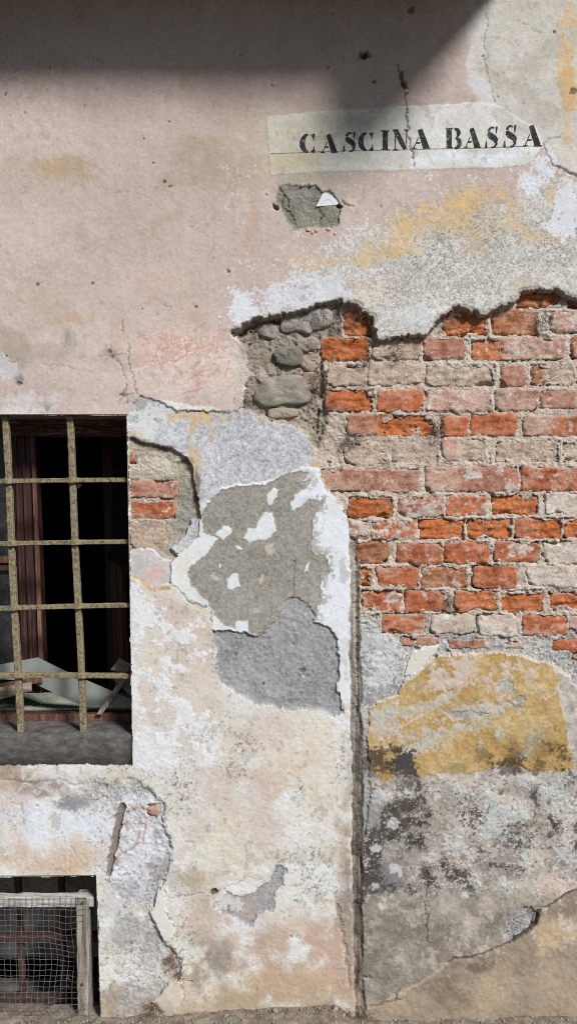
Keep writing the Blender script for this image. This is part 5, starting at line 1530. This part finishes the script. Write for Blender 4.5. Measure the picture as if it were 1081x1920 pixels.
def board(name, quad, d0, thick, mat, parent, bevel=0.0012):
    m = MB()
    slab_px(m, quad, d0, thick)
    return m.build(name, mat, parent, bevel=bevel)


frame = empty('window_frame')
frame.parent = house
board('head', [(-280, 789), (243, 788), (243, 816), (-280, 817)], 0.13, 0.06, M_WOOD_HEAD, frame)
board('head_fillet', [(-280, 785), (243, 783), (243, 793), (-280, 794)], 0.105, 0.03, M_WOOD_HEAD, frame)
board('bottom_rail', [(-280, 1342), (252, 1339), (252, 1352), (-280, 1355)], 0.115, 0.05, M_WOOD_RED, frame, 0.003)
board('inner_sill', [(-280, 1341), (252, 1341), (252, 1310), (-280, 1310)], [0.172, 0.172, 0.38, 0.38], 0.02, M_BOARD, frame)

leaf = empty('casement')          # left leaf, nearly closed
leaf.parent = house
board('stile', [(22, 812), (63, 812), (82, 1300), (42, 1300)], 0.15, 0.05, M_WOOD_DARK, leaf, 0.003)
board('moulding', [(40, 812), (45, 812), (63, 1300), (57, 1300)], 0.142, 0.012, M_WOOD_DARK, leaf, 0.002)
board('moulding', [(57, 812), (63, 812), (82, 1300), (75, 1300)], 0.139, 0.014, M_WOOD_RED, leaf, 0.002)
board('moulding', [(26, 812), (30, 812), (48, 1300), (43, 1300)], 0.144, 0.010, M_WOOD_DARK, leaf, 0.002)
board('pane', [(-200, 812), (24, 812), (32, 1046), (-200, 1046)], 0.175, 0.004, M_PANE_DARK, leaf, 0)
board('pane', [(-200, 1070), (33, 1070), (44, 1300), (-200, 1300)], 0.175, 0.004, M_PANE_DARK, leaf, 0)
board('glazing_bar', [(-200, 1048), (30, 1044), (32, 1056), (-200, 1059)], 0.155, 0.03, M_WOOD_RED, leaf, 0.003)
board('glazing_bar', [(-200, 1060), (31, 1058), (33, 1070), (-200, 1072)], 0.162, 0.03, M_WOOD_DARK, leaf, 0.003)

leaf2 = empty('casement')         # right leaf, swung into the room
leaf2.parent = house
board('stile', [(190, 812), (212, 812), (222, 1300), (203, 1300)], 0.40, 0.04, M_WOOD_DARK, leaf2, 0.003)
board('stile', [(206, 1052), (226, 1060), (233, 1290), (214, 1290)], [0.385, 0.34, 0.34, 0.385], 0.02, M_WOOD_RED, leaf2, 0.003)
board('glazing_bar', [(200, 1036), (246, 1066), (246, 1077), (201, 1046)], [0.38, 0.23, 0.23, 0.38], 0.025, M_WOOD_DARK, leaf2, 0.002)
board('pane', [(212, 812), (249, 812), (247, 1064), (208, 1038)], [0.39, 0.25, 0.25, 0.39], 0.004, M_PANE_DARK, leaf2, 0)

# ------------------------------------------------------------------ window grille
grille = empty('window_grille')
grille.parent = house
GD = 0.022
VB = [((10.5, 778), (39.5, 1372)), ((131, 778), (157.5, 1372)), ((-110, 778), (-84, 1372)), ((-232, 778), (-206, 1372))]
HB = [((-300, 908), (262, 899.5)), ((-300, 1026), (262, 1015)), ((-300, 1150), (262, 1133.5)), ((-300, 1265), (262, 1267))]


def vx(k, y):
    (a, b), (c, d) = VB[k]
    return a + (c - a) * (y - b) / (d - b)


for k, (a, b) in enumerate(VB):
    pts, hw, hd = [], [], []
    n = 46
    for i in range(n + 1):
        t = i / n
        X = a[0] + (b[0] - a[0]) * t + 0.7 * math.sin(9 * t + k)
        Y = a[1] - 6 + (b[1] - a[1] + 6) * t
        pts.append(P3(X, Y, -GD))
        w = 0.0083 * (1 + 0.05 * random.uniform(-1, 1))
        hw.append(w)
        hd.append(w * 0.95)
    m = MB()
    m.sweep(pts, hw, hd, (1, 0, 0.04), (0, 1, 0), jit=0.05, ch=0.22)
    m.build('vertical_bar', M_IRON, grille)
for (a, b) in HB:
    pts, hw, hd = [], [], []
    n = 90
    for i in range(n + 1):
        t = i / n
        X = a[0] + (b[0] - a[0]) * t
        Y = a[1] + (b[1] - a[1]) * t + 0.7 * math.sin(7 * t)
        near = max(math.exp(-((X - vx(k, Y)) / 9.0) ** 2) for k in range(4))
        pts.append(P3(X, Y, -(GD - 0.001 - 0.004 * near)))
        hw.append(0.0062 * (1 + 0.32 * near + 0.04 * random.uniform(-1, 1)))
        hd.append(0.0098 * (1 + 0.30 * near))
    m = MB()
    m.sweep(pts, hw, hd, (0, 0, 1), (0, 1, 0), jit=0.05, ch=0.22)
    m.build('horizontal_bar', M_IRON, grille)

# ------------------------------------------------------------------ loose things in the window
def plate(name, px, depth, thick, mat, parent=None):
    """a flat sheet with a traced outline; depth one value per corner, flattened to their plane"""
    pts = [P3(x, y, -(d - 0.05 if d > 0.15 else d)) for (x, y), d in zip(px, depth)]
    c = sum(pts, Vector()) / len(pts)
    A = np.array([[p.x - c.x, p.z - c.z, 1] for p in pts])
    sol = np.linalg.lstsq(A, np.array([p.y for p in pts]), rcond=None)[0]
    pts = [Vector((p.x, sol[0] * (p.x - c.x) + sol[1] * (p.z - c.z) + sol[2], p.z)) for p in pts]
    nrm = Vector((-sol[0], 1, -sol[1])).normalized()
    n = len(pts)
    m = MB()
    m.v = [tuple(p) for p in pts] + [tuple(p + nrm * thick) for p in pts]
    m.f = [tuple(range(n)), tuple(range(2 * n - 1, n - 1, -1))] + [(i, (i + 1) % n, n + (i + 1) % n, n + i) for i in range(n)]
    return m.build(name, mat, parent)


tag(plate('fallen_pane', [(-30, 1252), (0, 1246), (70, 1233), (130, 1262), (256, 1314), (256, 1328), (160, 1327), (50, 1276), (-30, 1272)], [0.128, 0.128, 0.130, 0.130, 0.132, 0.122, 0.118, 0.122, 0.124], 0.004, M_PANE),
    'large dusty sheet of loose glass lying slanted across the bottom of the window', 'glass pane')
tag(plate('glass_shard', [(70, 1332), (74, 1325), (86, 1323), (90, 1329), (96, 1332), (94, 1334), (84, 1331)], [0.245, 0.275, 0.285, 0.26, 0.25, 0.24, 0.25], 0.003, M_SHARD),
    'dark green angular shard of glass lying on the pale inner sill', 'shard')
tag(plate('glass_shard', [(122, 1326), (142, 1319), (150, 1317), (148, 1321), (132, 1326)], [0.27, 0.30, 0.31, 0.29, 0.27], 0.003, M_SHARD),
    'thin dark green sliver of glass on the inner sill behind the grille bar', 'shard')
tag(board('wooden_stick', [(180, 1340), (191, 1340), (240, 1272), (228, 1272)], [0.10, 0.10, 0.095, 0.095], 0.012, M_WOOD_GREY, None),
    'thin grey stick leaning up to the block in the window corner', 'stick')
tag(board('wooden_block', [(206, 1256), (224, 1233), (247, 1246), (238, 1262)], [0.10, 0.11, 0.10, 0.095], 0.03, M_WOOD_GREYH, None, 0.004),
    'chunky grey wooden block wedged in the window corner by the jamb', 'wood block')
tag(board('loose_board', [(200, 1262), (238, 1260), (262, 1296), (252, 1312)], [0.115, 0.112, 0.112, 0.112], 0.008, M_WOOD_GREYH, None),
    'flat grey board slanting down behind the stick in the window corner', 'board')
tag(board('broken_sash_rail', [(-40, 1296), (58, 1279), (58, 1297), (-40, 1321)], [0.10, 0.10, 0.095, 0.095], 0.012, M_WOOD_GREYH, None, 0.003),
    'broken pale sash rail lying under the loose glass by the first grille bar', 'wood rail')
tag(board('splintered_batten', [(-40, 1288), (76, 1268), (80, 1280), (-40, 1300)], [0.116, 0.116, 0.113, 0.113], 0.006, M_WOOD_RED, None, 0.002),
    'reddish splintered batten behind the broken sash rail at the window bottom', 'batten')
m = MB()
slab_px(m, [(136, 905), (152, 907), (153, 911), (147, 916)], [0.04, 0.037, 0.034, 0.042], 0.001)
slab_px(m, [(133, 906), (141, 905), (147, 915), (140, 911)], [0.046, 0.042, 0.036, 0.05], 0.001)
tag(m.build('paper_scrap', M_PAPER), 'crumpled pale paper scrap caught under the top grille crossing', 'paper scrap')
m = MB()
for k in range(60):
    a = random.uniform(0, 6.28)
    c = P3(4 + random.gauss(0, 9), 1330 + random.gauss(0, 7), -0.2 - random.uniform(0, 0.04))
    m.tube([c, c + Vector((math.cos(a) * 0.012, random.uniform(-0.01, 0.01), math.sin(a) * 0.008)), c + Vector((math.cos(a + 0.5) * 0.022, random.uniform(-0.015, 0.015), math.sin(a + 0.6) * 0.014))], 0.0009, 3)
tag(m.build('nest_tuft', M_COBWEB), 'dusty tangle of grey fibres in the window bottom corner left of the first bar', 'tuft')

# ------------------------------------------------------------------ cellar opening with rusty grate
cellar = empty('cellar_opening')
cellar.parent = house
reveal('cellar_soffit', (-260, 1643), (181, 1640), 0.30, M_REVEAL2, cellar)
reveal('cellar_jamb', (181, 1640), (190, 1930), 0.30, M_REVEAL2, cellar)
reveal('cellar_jamb', (-260, 1640), (-260, 1930), 0.30, M_REVEAL2, cellar)
cx0, cx1 = (-330 - CX) * S, (196 - CX) * S
m = MB()
zt, zb = (YG - 1640) * S, (YG - 1930) * S


def zpx(Y, d):
    return P3(0, Y, -d).z


for (ya, da, yb, db) in [(1640, 0.22, 1796, 0.34), (1832, 0.42, 1935, 0.10)]:
    b = len(m.v)
    n1, n2 = 40, 14
    for i in range(n1 + 1):
        for k in range(n2 + 1):
            t = k / n2
            d = da + (db - da) * t
            X = cx0 + (cx1 - cx0) * i / n1
            z = zpx(ya + (yb - ya) * t, d)
            j = 0.006 * float(fbm(np.array(X * 700), np.array(z * 700 + da * 999), 40, 4, 14))
            m.v.append((X, d + j, z + j * 0.5))
    for i in range(n1):
        for k in range(n2):
            q = b + i * (n2 + 1) + k
            m.f.append((q, q + n2 + 1, q + n2 + 2, q + 1))
link('cellar_chute', py_mesh('cellar_chute', m.v, m.f, True), cellar, M_PIT)
m = MB()
m.box(cx0, cx1 + 0.02, 0.34, 1.4, -0.25, 0.42)
bx = m.f.pop(2)     # open towards the street
link('cellar_room', py_mesh('cellar_room', m.v, m.f), cellar, M_ROOM)
grate = empty('cellar_grate')
grate.parent = house
for (xt, xb) in [(33.5, 44.5), (115, 121), (-60, -52)]:
    m = MB()
    n = 30
    m.sweep([P3(xt + (xb - xt) * i / n, 1636 + (1880 - 1636) * i / n, -0.13) for i in range(n + 1)], [0.0082] * (n + 1), [0.0082] * (n + 1), (1, 0, 0.03), (0, 1, 0), jit=0.12)
    m.build('vertical_bar', M_RUST, grate)
for (ya, yb, dp) in [(1757, 1755, 0.125), (1872, 1868, 0.125)]:
    m = MB()
    n = 44
    m.sweep([P3(-200 + 410 * i / n, ya + (yb - ya) * i / n, -dp) for i in range(n + 1)], [0.010] * (n + 1), [0.014] * (n + 1), (0, 0, 1), (0, 1, 0), jit=0.14)
    m.build('horizontal_bar', M_RUST, grate)

# ------------------------------------------------------------------ wire screen leaning in the cellar opening
screen = empty('wire_screen', 'wooden framed screen of galvanised wire mesh standing in the cellar opening', 'screen', loc=(0, 0, 0))


def rough_box(name, X0, Y0, X1, Y1, d0, d1, mat, along='x', n=26, amp=0.0018, lean=(0, 0)):
    """weathered timber: front face seen at the given pixels, from depth d0 to d1, worn edges"""
    v, f = [], []
    prof = [(-1, -0.75), (-0.8, -1), (0.8, -1), (1, -0.75), (1, 0.8), (0.85, 1), (-0.85, 1), (-1, 0.8)]
    a, b = P3(X0, Y0, -d0), P3(X1, Y1, -d0)
    xm, zm, hx, hz = (a.x + b.x) / 2, (a.z + b.z) / 2, abs(b.x - a.x) / 2, abs(a.z - b.z) / 2
    ym, hy = (d0 + d1) / 2, (d1 - d0) / 2
    for i in range(n + 1):
        t = i / n * 2 - 1
        for (p, q) in prof:
            e = amp * float(fbm(np.array(t * 300 + p * 40.0), np.array(q * 60.0 + X0), 30, 3, 17))
            if along == 'x':
                v.append((xm + hx * t, ym + hy * q + e, zm + hz * p + e + lean[1] * t))
            else:
                v.append((xm + hx * p + e + lean[0] * t, ym + hy * q + e, zm + hz * t))
    for i in range(n):
        for k in range(8):
            q, r = i * 8 + k, i * 8 + (k + 1) % 8
            f.append((q, r, r + 8, q + 8))
    f.append(tuple(range(8))[::-1])
    f.append(tuple(n * 8 + k for k in range(8)))
    m = MB()
    m.v, m.f = v, f
    return m.build(name, mat, screen)


rough_box('top_rail', -180, 1683, 176, 1702, 0.012, 0.040, M_WOOD_WHITE, 'x')
rough_box('post', 143, 1685, 167, 1940, 0.008, 0.058, M_WOOD_GREY, 'z', lean=(-0.004, 0))
rough_box('post', -204, 1685, -181, 1940, 0.008, 0.058, M_WOOD_GREY, 'z')
rough_box('bottom_rail', -180, 1912, 144, 1935, 0.014, 0.050, M_WOOD_WHITE, 'x')
m = MB()


def wire_pt(X, Y):
    dent = 0.030 * math.exp(-((X - 120) / 34.0) ** 2 - ((Y - 1800) / 62.0) ** 2) + 0.012 * math.exp(-((X - 60) / 60.0) ** 2 - ((Y - 1850) / 60.0) ** 2)
    wy = 5.0 * math.exp(-((X - 128) / 22.0) ** 2) * math.sin((Y - 1700) / 62.0 * 2.2) + 7.0 * sm(88, 140, np.array(float(X))) * math.exp(-((Y - 1800) / 60.0) ** 2)
    wx = 2.6 * math.sin(Y / 31.0) * math.exp(-((X - 110) / 60.0) ** 2) + 1.2 * math.sin(Y / 17.0 + X / 40.0)
    return P3(X + wx, Y + float(wy), 0.0 - 0.006 - dent if False else -(0.005 + dent))


for k in range(31):
    X = -150 + k * 10.6
    m.tube([wire_pt(X, 1682 + i * 6) for i in range(42)], 0.00062, 4)
for k in range(24):
    Y = 1684 + k * 10.4
    m.tube([wire_pt(-150 + i * 6, Y + 0.6 * math.sin(i * 0.9 + k)) for i in range(53)], 0.00062, 4)
for k in range(7):
    p = P3(120 + random.uniform(-25, 22), 1850 + random.uniform(-20, 30), -0.004)
    m.tube([p, p + Vector((random.uniform(-0.02, 0.02), -0.012, random.uniform(0.0, 0.03)))], 0.0008, 4)
m.build('wire_mesh', M_WIRE, screen)
for (x, y) in [(155, 1692), (155, 1845)]:
    p = P3(x, y, -0.006)
    m = MB()
    m.tube([p, p + Vector((0, -0.004, 0))], 0.003, 8)
    m.build('nail_head', M_RUST, screen)

# ------------------------------------------------------------------ sign remains, snail shells, root tufts
sgn = empty('sign_fragment', 'small white shard of a broken enamel sign stuck on the cement patch', 'sign shard', loc=P3(613, 386, 0.004))


def child_plate(name, px, h, thick, mat):
    o = plate(name, px, [-q for q in h], thick, mat, sgn)
    o.matrix_parent_inverse = sgn.matrix_basis.inverted()
    return o


hs_ = 0.0012
child_plate('enamel_shard', [(592, 387), (597, 378), (605, 362), (613, 362), (622, 367), (632, 377), (636, 381), (630, 384)], [hs_] * 8, 0.004, M_ENAMEL)
rim_o = [(614 + 14 * math.cos(math.radians(a)), 391 - 18 * math.sin(math.radians(a))) for a in range(150, 29, -10)]
rim_i = [(614 + 12.4 * math.cos(math.radians(a)), 391 - 16.4 * math.sin(math.radians(a))) for a in range(30, 151, 10)]
child_plate('printed_arc', [(x, y) for x, y in rim_o + rim_i if 362 < y < 386], [hs_ + 0.0003] * len([1 for x, y in rim_o + rim_i if 362 < y < 386]), 0.0002, M_ENAMEL_LINE)

SNAILS = [(566, 347, 4.2, 'tan snail shell on the cement patch top edge, first of two'), (582, 345, 4.4, 'tan snail shell on the cement patch top edge, second of two'), (501, 363, 3.6, 'lone small snail shell on pink plaster left of the cement patch'),
          (577, 431, 4.6, 'tan snail shell under the cement patch bottom edge, first of four'), (586, 436, 3.8, 'tan snail shell hanging lowest under the cement patch'), (593, 432, 4.2, 'tan snail shell under the cement patch bottom edge, third of four'),
          (615, 430, 4.4, 'tan snail shell under the cement patch bottom corner below the sign shard'), (760, 172, 5.2, 'round snail shell beside the crack above the lettering'), (512, 157, 4.0, 'pale ring shaped snail shell at the edge of the eave shadow'),
          (610, 361, 4.0, 'brownish snail shell on top of the white sign shard'), (627, 438, 3.4, 'tiny snail shell below right corner of the cement patch')]
for (x, y, r, lab) in SNAILS:
    rr = r * S
    hn = HSTEP * float(sm(420, 900, np.array(float(x))))
    h0 = float(height_at(np.array([x - (x - CX) * hn / D]), np.array([y - (y - CY) * hn / D]))[0])
    c = P3(x, y, h0 - 0.0005)
    m = MB()
    pts, n = [], 34
    for i in range(n + 1):
        t = i / n
        a = t * 4.6 * math.pi + x
        q = rr * 0.62 * (1 - 0.86 * t)
        pts.append((q * math.cos(a), -rr * (0.35 + 0.45 * t), q * math.sin(a)))
    b = 0
    mm = MB()
    for i, p in enumerate(pts):
        t = i / n
        d = Vector(pts[min(i + 1, n)]) - Vector(pts[max(i - 1, 0)])
        d.normalize()
        u = d.cross(Vector((0, 1, 0))).normalized()
        w = d.cross(u)
        q = rr * 0.44 * (1 - 0.75 * t)
        for k in range(8):
            aa = 2 * math.pi * k / 8
            mm.v.append(tuple(Vector(p) + u * q * math.cos(aa) + w * q * math.sin(aa)))
    for i in range(n):
        for k in range(8):
            k2 = (k + 1) % 8
            mm.f.append((i * 8 + k, i * 8 + k2, i * 8 + 8 + k2, i * 8 + 8 + k))
    mm.f.append(tuple(range(8)))
    o = mm.build('snail_shell', M_SHELL, None, smooth=True)
    o.location = c
    o.scale = (1.0, 0.55, 1.0)
    tag(o, lab, 'snail shell', 'snail shells on the wall')


def tuft(X, Y, h, n, spread, fall, mat, label, r=0.0007, seed=1):
    rr = random.Random(seed)
    base = P3(X, Y, h)
    m = MB()
    for k in range(n):
        p = Vector((rr.gauss(0, spread[0]) * S, -rr.uniform(0, 0.006), rr.gauss(0, spread[1]) * S))
        d = Vector((rr.uniform(-1, 1), rr.uniform(-0.5, 0.2), rr.uniform(-1.0, 0.4) * fall)).normalized()
        pts = [p]
        for i in range(6):
            d = (d + Vector((rr.uniform(-0.7, 0.7), rr.uniform(-0.35, 0.35), rr.uniform(-0.6, 0.3)))).normalized()
            p = p + d * rr.uniform(2.0, 4.5) * S
            pts.append(p)
        m.tube(pts, r * rr.uniform(0.6, 1.3), 3, taper=0.4)
    o = m.build('root_tuft', mat)
    o.location = base
    tag(o, label, 'root tuft', 'dry root tufts on the masonry')


tuft(820, 800, -0.002, 46, (6, 13), 1.6, M_ROOT, 'brown root tuft hanging at the end of the long orange brick', seed=1)
tuft(742, 652, -0.008, 40, (5, 16), 2.2, M_ROOT, 'reddish root tuft running down the mortar under the plaster tongue', seed=2)
tuft(660, 822, -0.010, 50, (9, 7), 0.6, M_COBWEB, 'dark grey fibrous tuft below the left end of the long orange brick', seed=3)
tuft(600, 715, -0.022, 44, (8, 16), 1.4, M_ROOT, 'brown root tangle between the big cobble and the bricks', seed=4)
tuft(596, 590, -0.022, 50, (24, 10), 0.6, M_COBWEB, 'grey cobwebby fibres over the pale stone under the plaster edge', seed=5)
tuft(456, 752, -0.012, 40, (8, 10), 1.0, M_COBWEB, 'grey fibre tuft at the lower left end of the rubble hole', seed=6)
tuft(690, 668, -0.010, 26, (5, 8), 1.4, M_ROOT, 'small root tuft at the lower right corner of the raw orange brick', seed=7)
tuft(665, 592, -0.008, 26, (14, 4), 1.0, M_ROOT, 'root fringe over the top orange brick below the plaster edge', seed=8)
tuft(843, 592, -0.008, 26, (6, 8), 1.2, M_COBWEB, 'grey fibre tuft at the left end of the shaded orange brick', seed=9)
tuft(1020, 600, -0.006, 30, (6, 10), 1.2, M_COBWEB, 'grey fibre tuft in the wide joint beside the pale pink brick', seed=10)
tuft(844, 1122, -0.001, 18, (3, 8), 1.4, M_COBWEB, 'dark fibre tuft in the upright joint between two lower red bricks', seed=11)
tuft(328, 1796, 0.002, 30, (6, 10), 1.2, M_ROOT, 'brown dry root tuft beside the lower plaster flake', seed=12)
tuft(337, 1828, 0.002, 24, (3, 9), 1.4, M_ROOT, 'small brown root tuft in the crack of the lower plaster', seed=13)
tuft(287, 1888, 0.004, 34, (6, 7), 0.8, M_ROOT, 'rust brown root tuft at the wall foot under the plaster flake', seed=14)

PART_LABELS = {'upper_plaster': 'faded pink upper plaster with a pale lettering panel', 'lower_plaster': 'cream and white stained lower plaster', 'stippled_undercoat': 'blue grey stippled undercoat under the pink edge',
               'sandy_grey_render': 'sandy brownish grey render showing through the limewash', 'white_limewash': 'bright white limewash coat with ragged holes', 'cement_filling': 'smooth dark grey cement filling',
               'mortar_bed': 'pale rough mortar between the exposed bricks', 'rubble_core': 'grey brown rubble pocket with field stones', 'yellow_plaster': 'ochre yellow plaster patch with pale flakes',
               'mouldy_plaster': 'plaster blackened by mould and dotted with pale lichen', 'tan_skirting_plaster': 'tan plaster below the diagonal crack', 'pebbly_mortar': 'grey pebbly mortar beside the cellar opening',
               'vertical_joint': 'dark upright joint between the two walls', 'sign_bedding': 'small grey cement patch under the lettering', 'window_sill': 'dark grey stone window sill', 'broken_plaster_bed': 'broken place with bricks beside the window'}
for o_ in house.children:
    k_ = o_.name.split('.')[0]
    if k_ in PART_LABELS:
        o_['label'] = PART_LABELS[k_]

# ------------------------------------------------------------------ ground
gx = np.concatenate([-np.geomspace(1.3, 40, 22)[::-1], np.linspace(-1.2, 1.2, 300), np.geomspace(1.3, 40, 22)])
gy = np.concatenate([np.array([0.06]), np.linspace(0.03, -0.30, 60), -np.geomspace(0.34, 40, 26)])
GX, GY = np.meshgrid(gx, gy)
pxx, pyy = GX * 700 + 540, GY * 700
near = sm(-1.2, -0.3, GY)
heap = sm(0.0, 0.10, GX + 0.42 + 0.55) * sm(0.185, 0.12, GX) * sm(-0.22, -0.02, GY)
wedge = 0.0 + 0.036 * sm(-0.55, 0.15, GX)
GZ = near * (0.004 * fbm(pxx, pyy, 40, 4, 120) + 0.003 * fbm(pxx, pyy, 12, 3, 124)) + heap * wedge - 0.006 + 0.010 * near * sm(0.35, 0.8, GX) * sm(-0.2, 0.0, GY)
idx = np.arange(GX.size).reshape(GX.shape)
quads = np.stack([idx[1:, :-1], idx[1:, 1:], idx[:-1, 1:], idx[:-1, :-1]], -1).reshape(-1, 4)
gnd = link('ground', np_mesh('ground', np.stack([GX, GY, GZ], -1).reshape(-1, 3), quads), None, M_GROUND)
gnd['kind'] = 'structure'


m = MB()
m.box(-40, 40, -40, -0.55, -0.05, 0.0)  # dark surface out of view, added to cut light bounced onto the wall
rd = m.build('added_dark_road', M_ASPHALT)
rd['kind'] = 'structure'


def ground_z(x, y):
    i = int(np.clip(np.searchsorted(gx, x), 1, len(gx) - 1))
    j = int(np.clip(np.searchsorted(-gy, -y), 1, len(gy) - 1))
    return float(GZ[j, i])


def pebble(m, c, r, rr):
    b = len(m.v)
    for (i, th) in [(0, 0)] + [(1, k) for k in range(6)] + [(2, k) for k in range(6)] + [(3, 0)]:
        la = [-1.57, -0.5, 0.55, 1.57][i]
        q = r * rr.uniform(0.75, 1.2)
        m.v.append((c[0] + q * math.cos(la) * math.cos(th * 1.047), c[1] + q * math.cos(la) * math.sin(th * 1.047), c[2] + 0.65 * q * math.sin(la)))
    for k in range(6):
        k2 = (k + 1) % 6
        m.f += [(b, b + 1 + k2, b + 1 + k), (b + 1 + k, b + 1 + k2, b + 7 + k2, b + 7 + k), (b + 7 + k, b + 7 + k2, b + 13)]


rr = random.Random(4)
m = MB()
for k in range(1500):
    x = rr.uniform(-0.85, 0.85)
    y = -abs(rr.gauss(0.0, 0.10)) - 0.004
    r = rr.choice([0.0015, 0.002, 0.0025, 0.0035]) * rr.uniform(0.8, 1.3)
    pebble(m, (x, y, ground_z(x, y) + r * 0.3), r, rr)
gv = m.build('gravel', M_PEBBLE)
gv['kind'] = 'stuff'
tag(gv, 'loose grit and tiny pebbles along the foot of the wall', 'gravel')

ROCKS = [(628, 1905, 0.011, 'pale angular stone chip at the wall foot beside the joint'), (643, 1906, 0.008, 'small pale stone chip nearest the joint at the wall foot'), (515, 1912, 0.009, 'grey stone chip on the earth under the tan plaster stain')]
for (X, Y, r, lab) in ROCKS:
    p = P3(X, Y, 0.02)
    m = MB()
    pebble(m, (0, 0, 0), r, rr)
    o = m.build('stone_chip', M_PEBBLE)
    o.location = (p.x, -0.022, ground_z(p.x, -0.022) + r * 0.4)
    tag(o, lab, 'stone', 'stone chips at the wall foot')
STALKS = [((598, 1916), (622, 1888), 0.0016, 'pale dry stalk leaning on the wall foot beside the joint'), ((560, 1900), (566, 1884), 0.0010, 'short brown stalk at the wall foot under the tan stain'), ((640, 1912), (656, 1890), 0.0010, 'thin brown stalk at the foot of the upright joint')]
for (a, b, r, lab) in STALKS:
    pa, pb = P3(a[0], a[1], 0.035), P3(b[0], b[1], 0.010)
    pa.z = ground_z(pa.x, -0.035) + r
    m = MB()
    mid = (pa + pb) / 2 + Vector((0.002, -0.002, 0.001))
    m.tube([Vector((0, 0, 0)), mid - pa, pb - pa], r, 6, taper=0.6)
    o = m.build('dry_stalk', M_STRAW, smooth=True)
    o.location = pa
    tag(o, lab, 'stalk', 'dry stalks at the wall foot')
tuft(655, 1900, 0.01, 60, (22, 6), 0.5, M_ROOT, 'matted brown dead grass at the foot of the upright joint', seed=21)
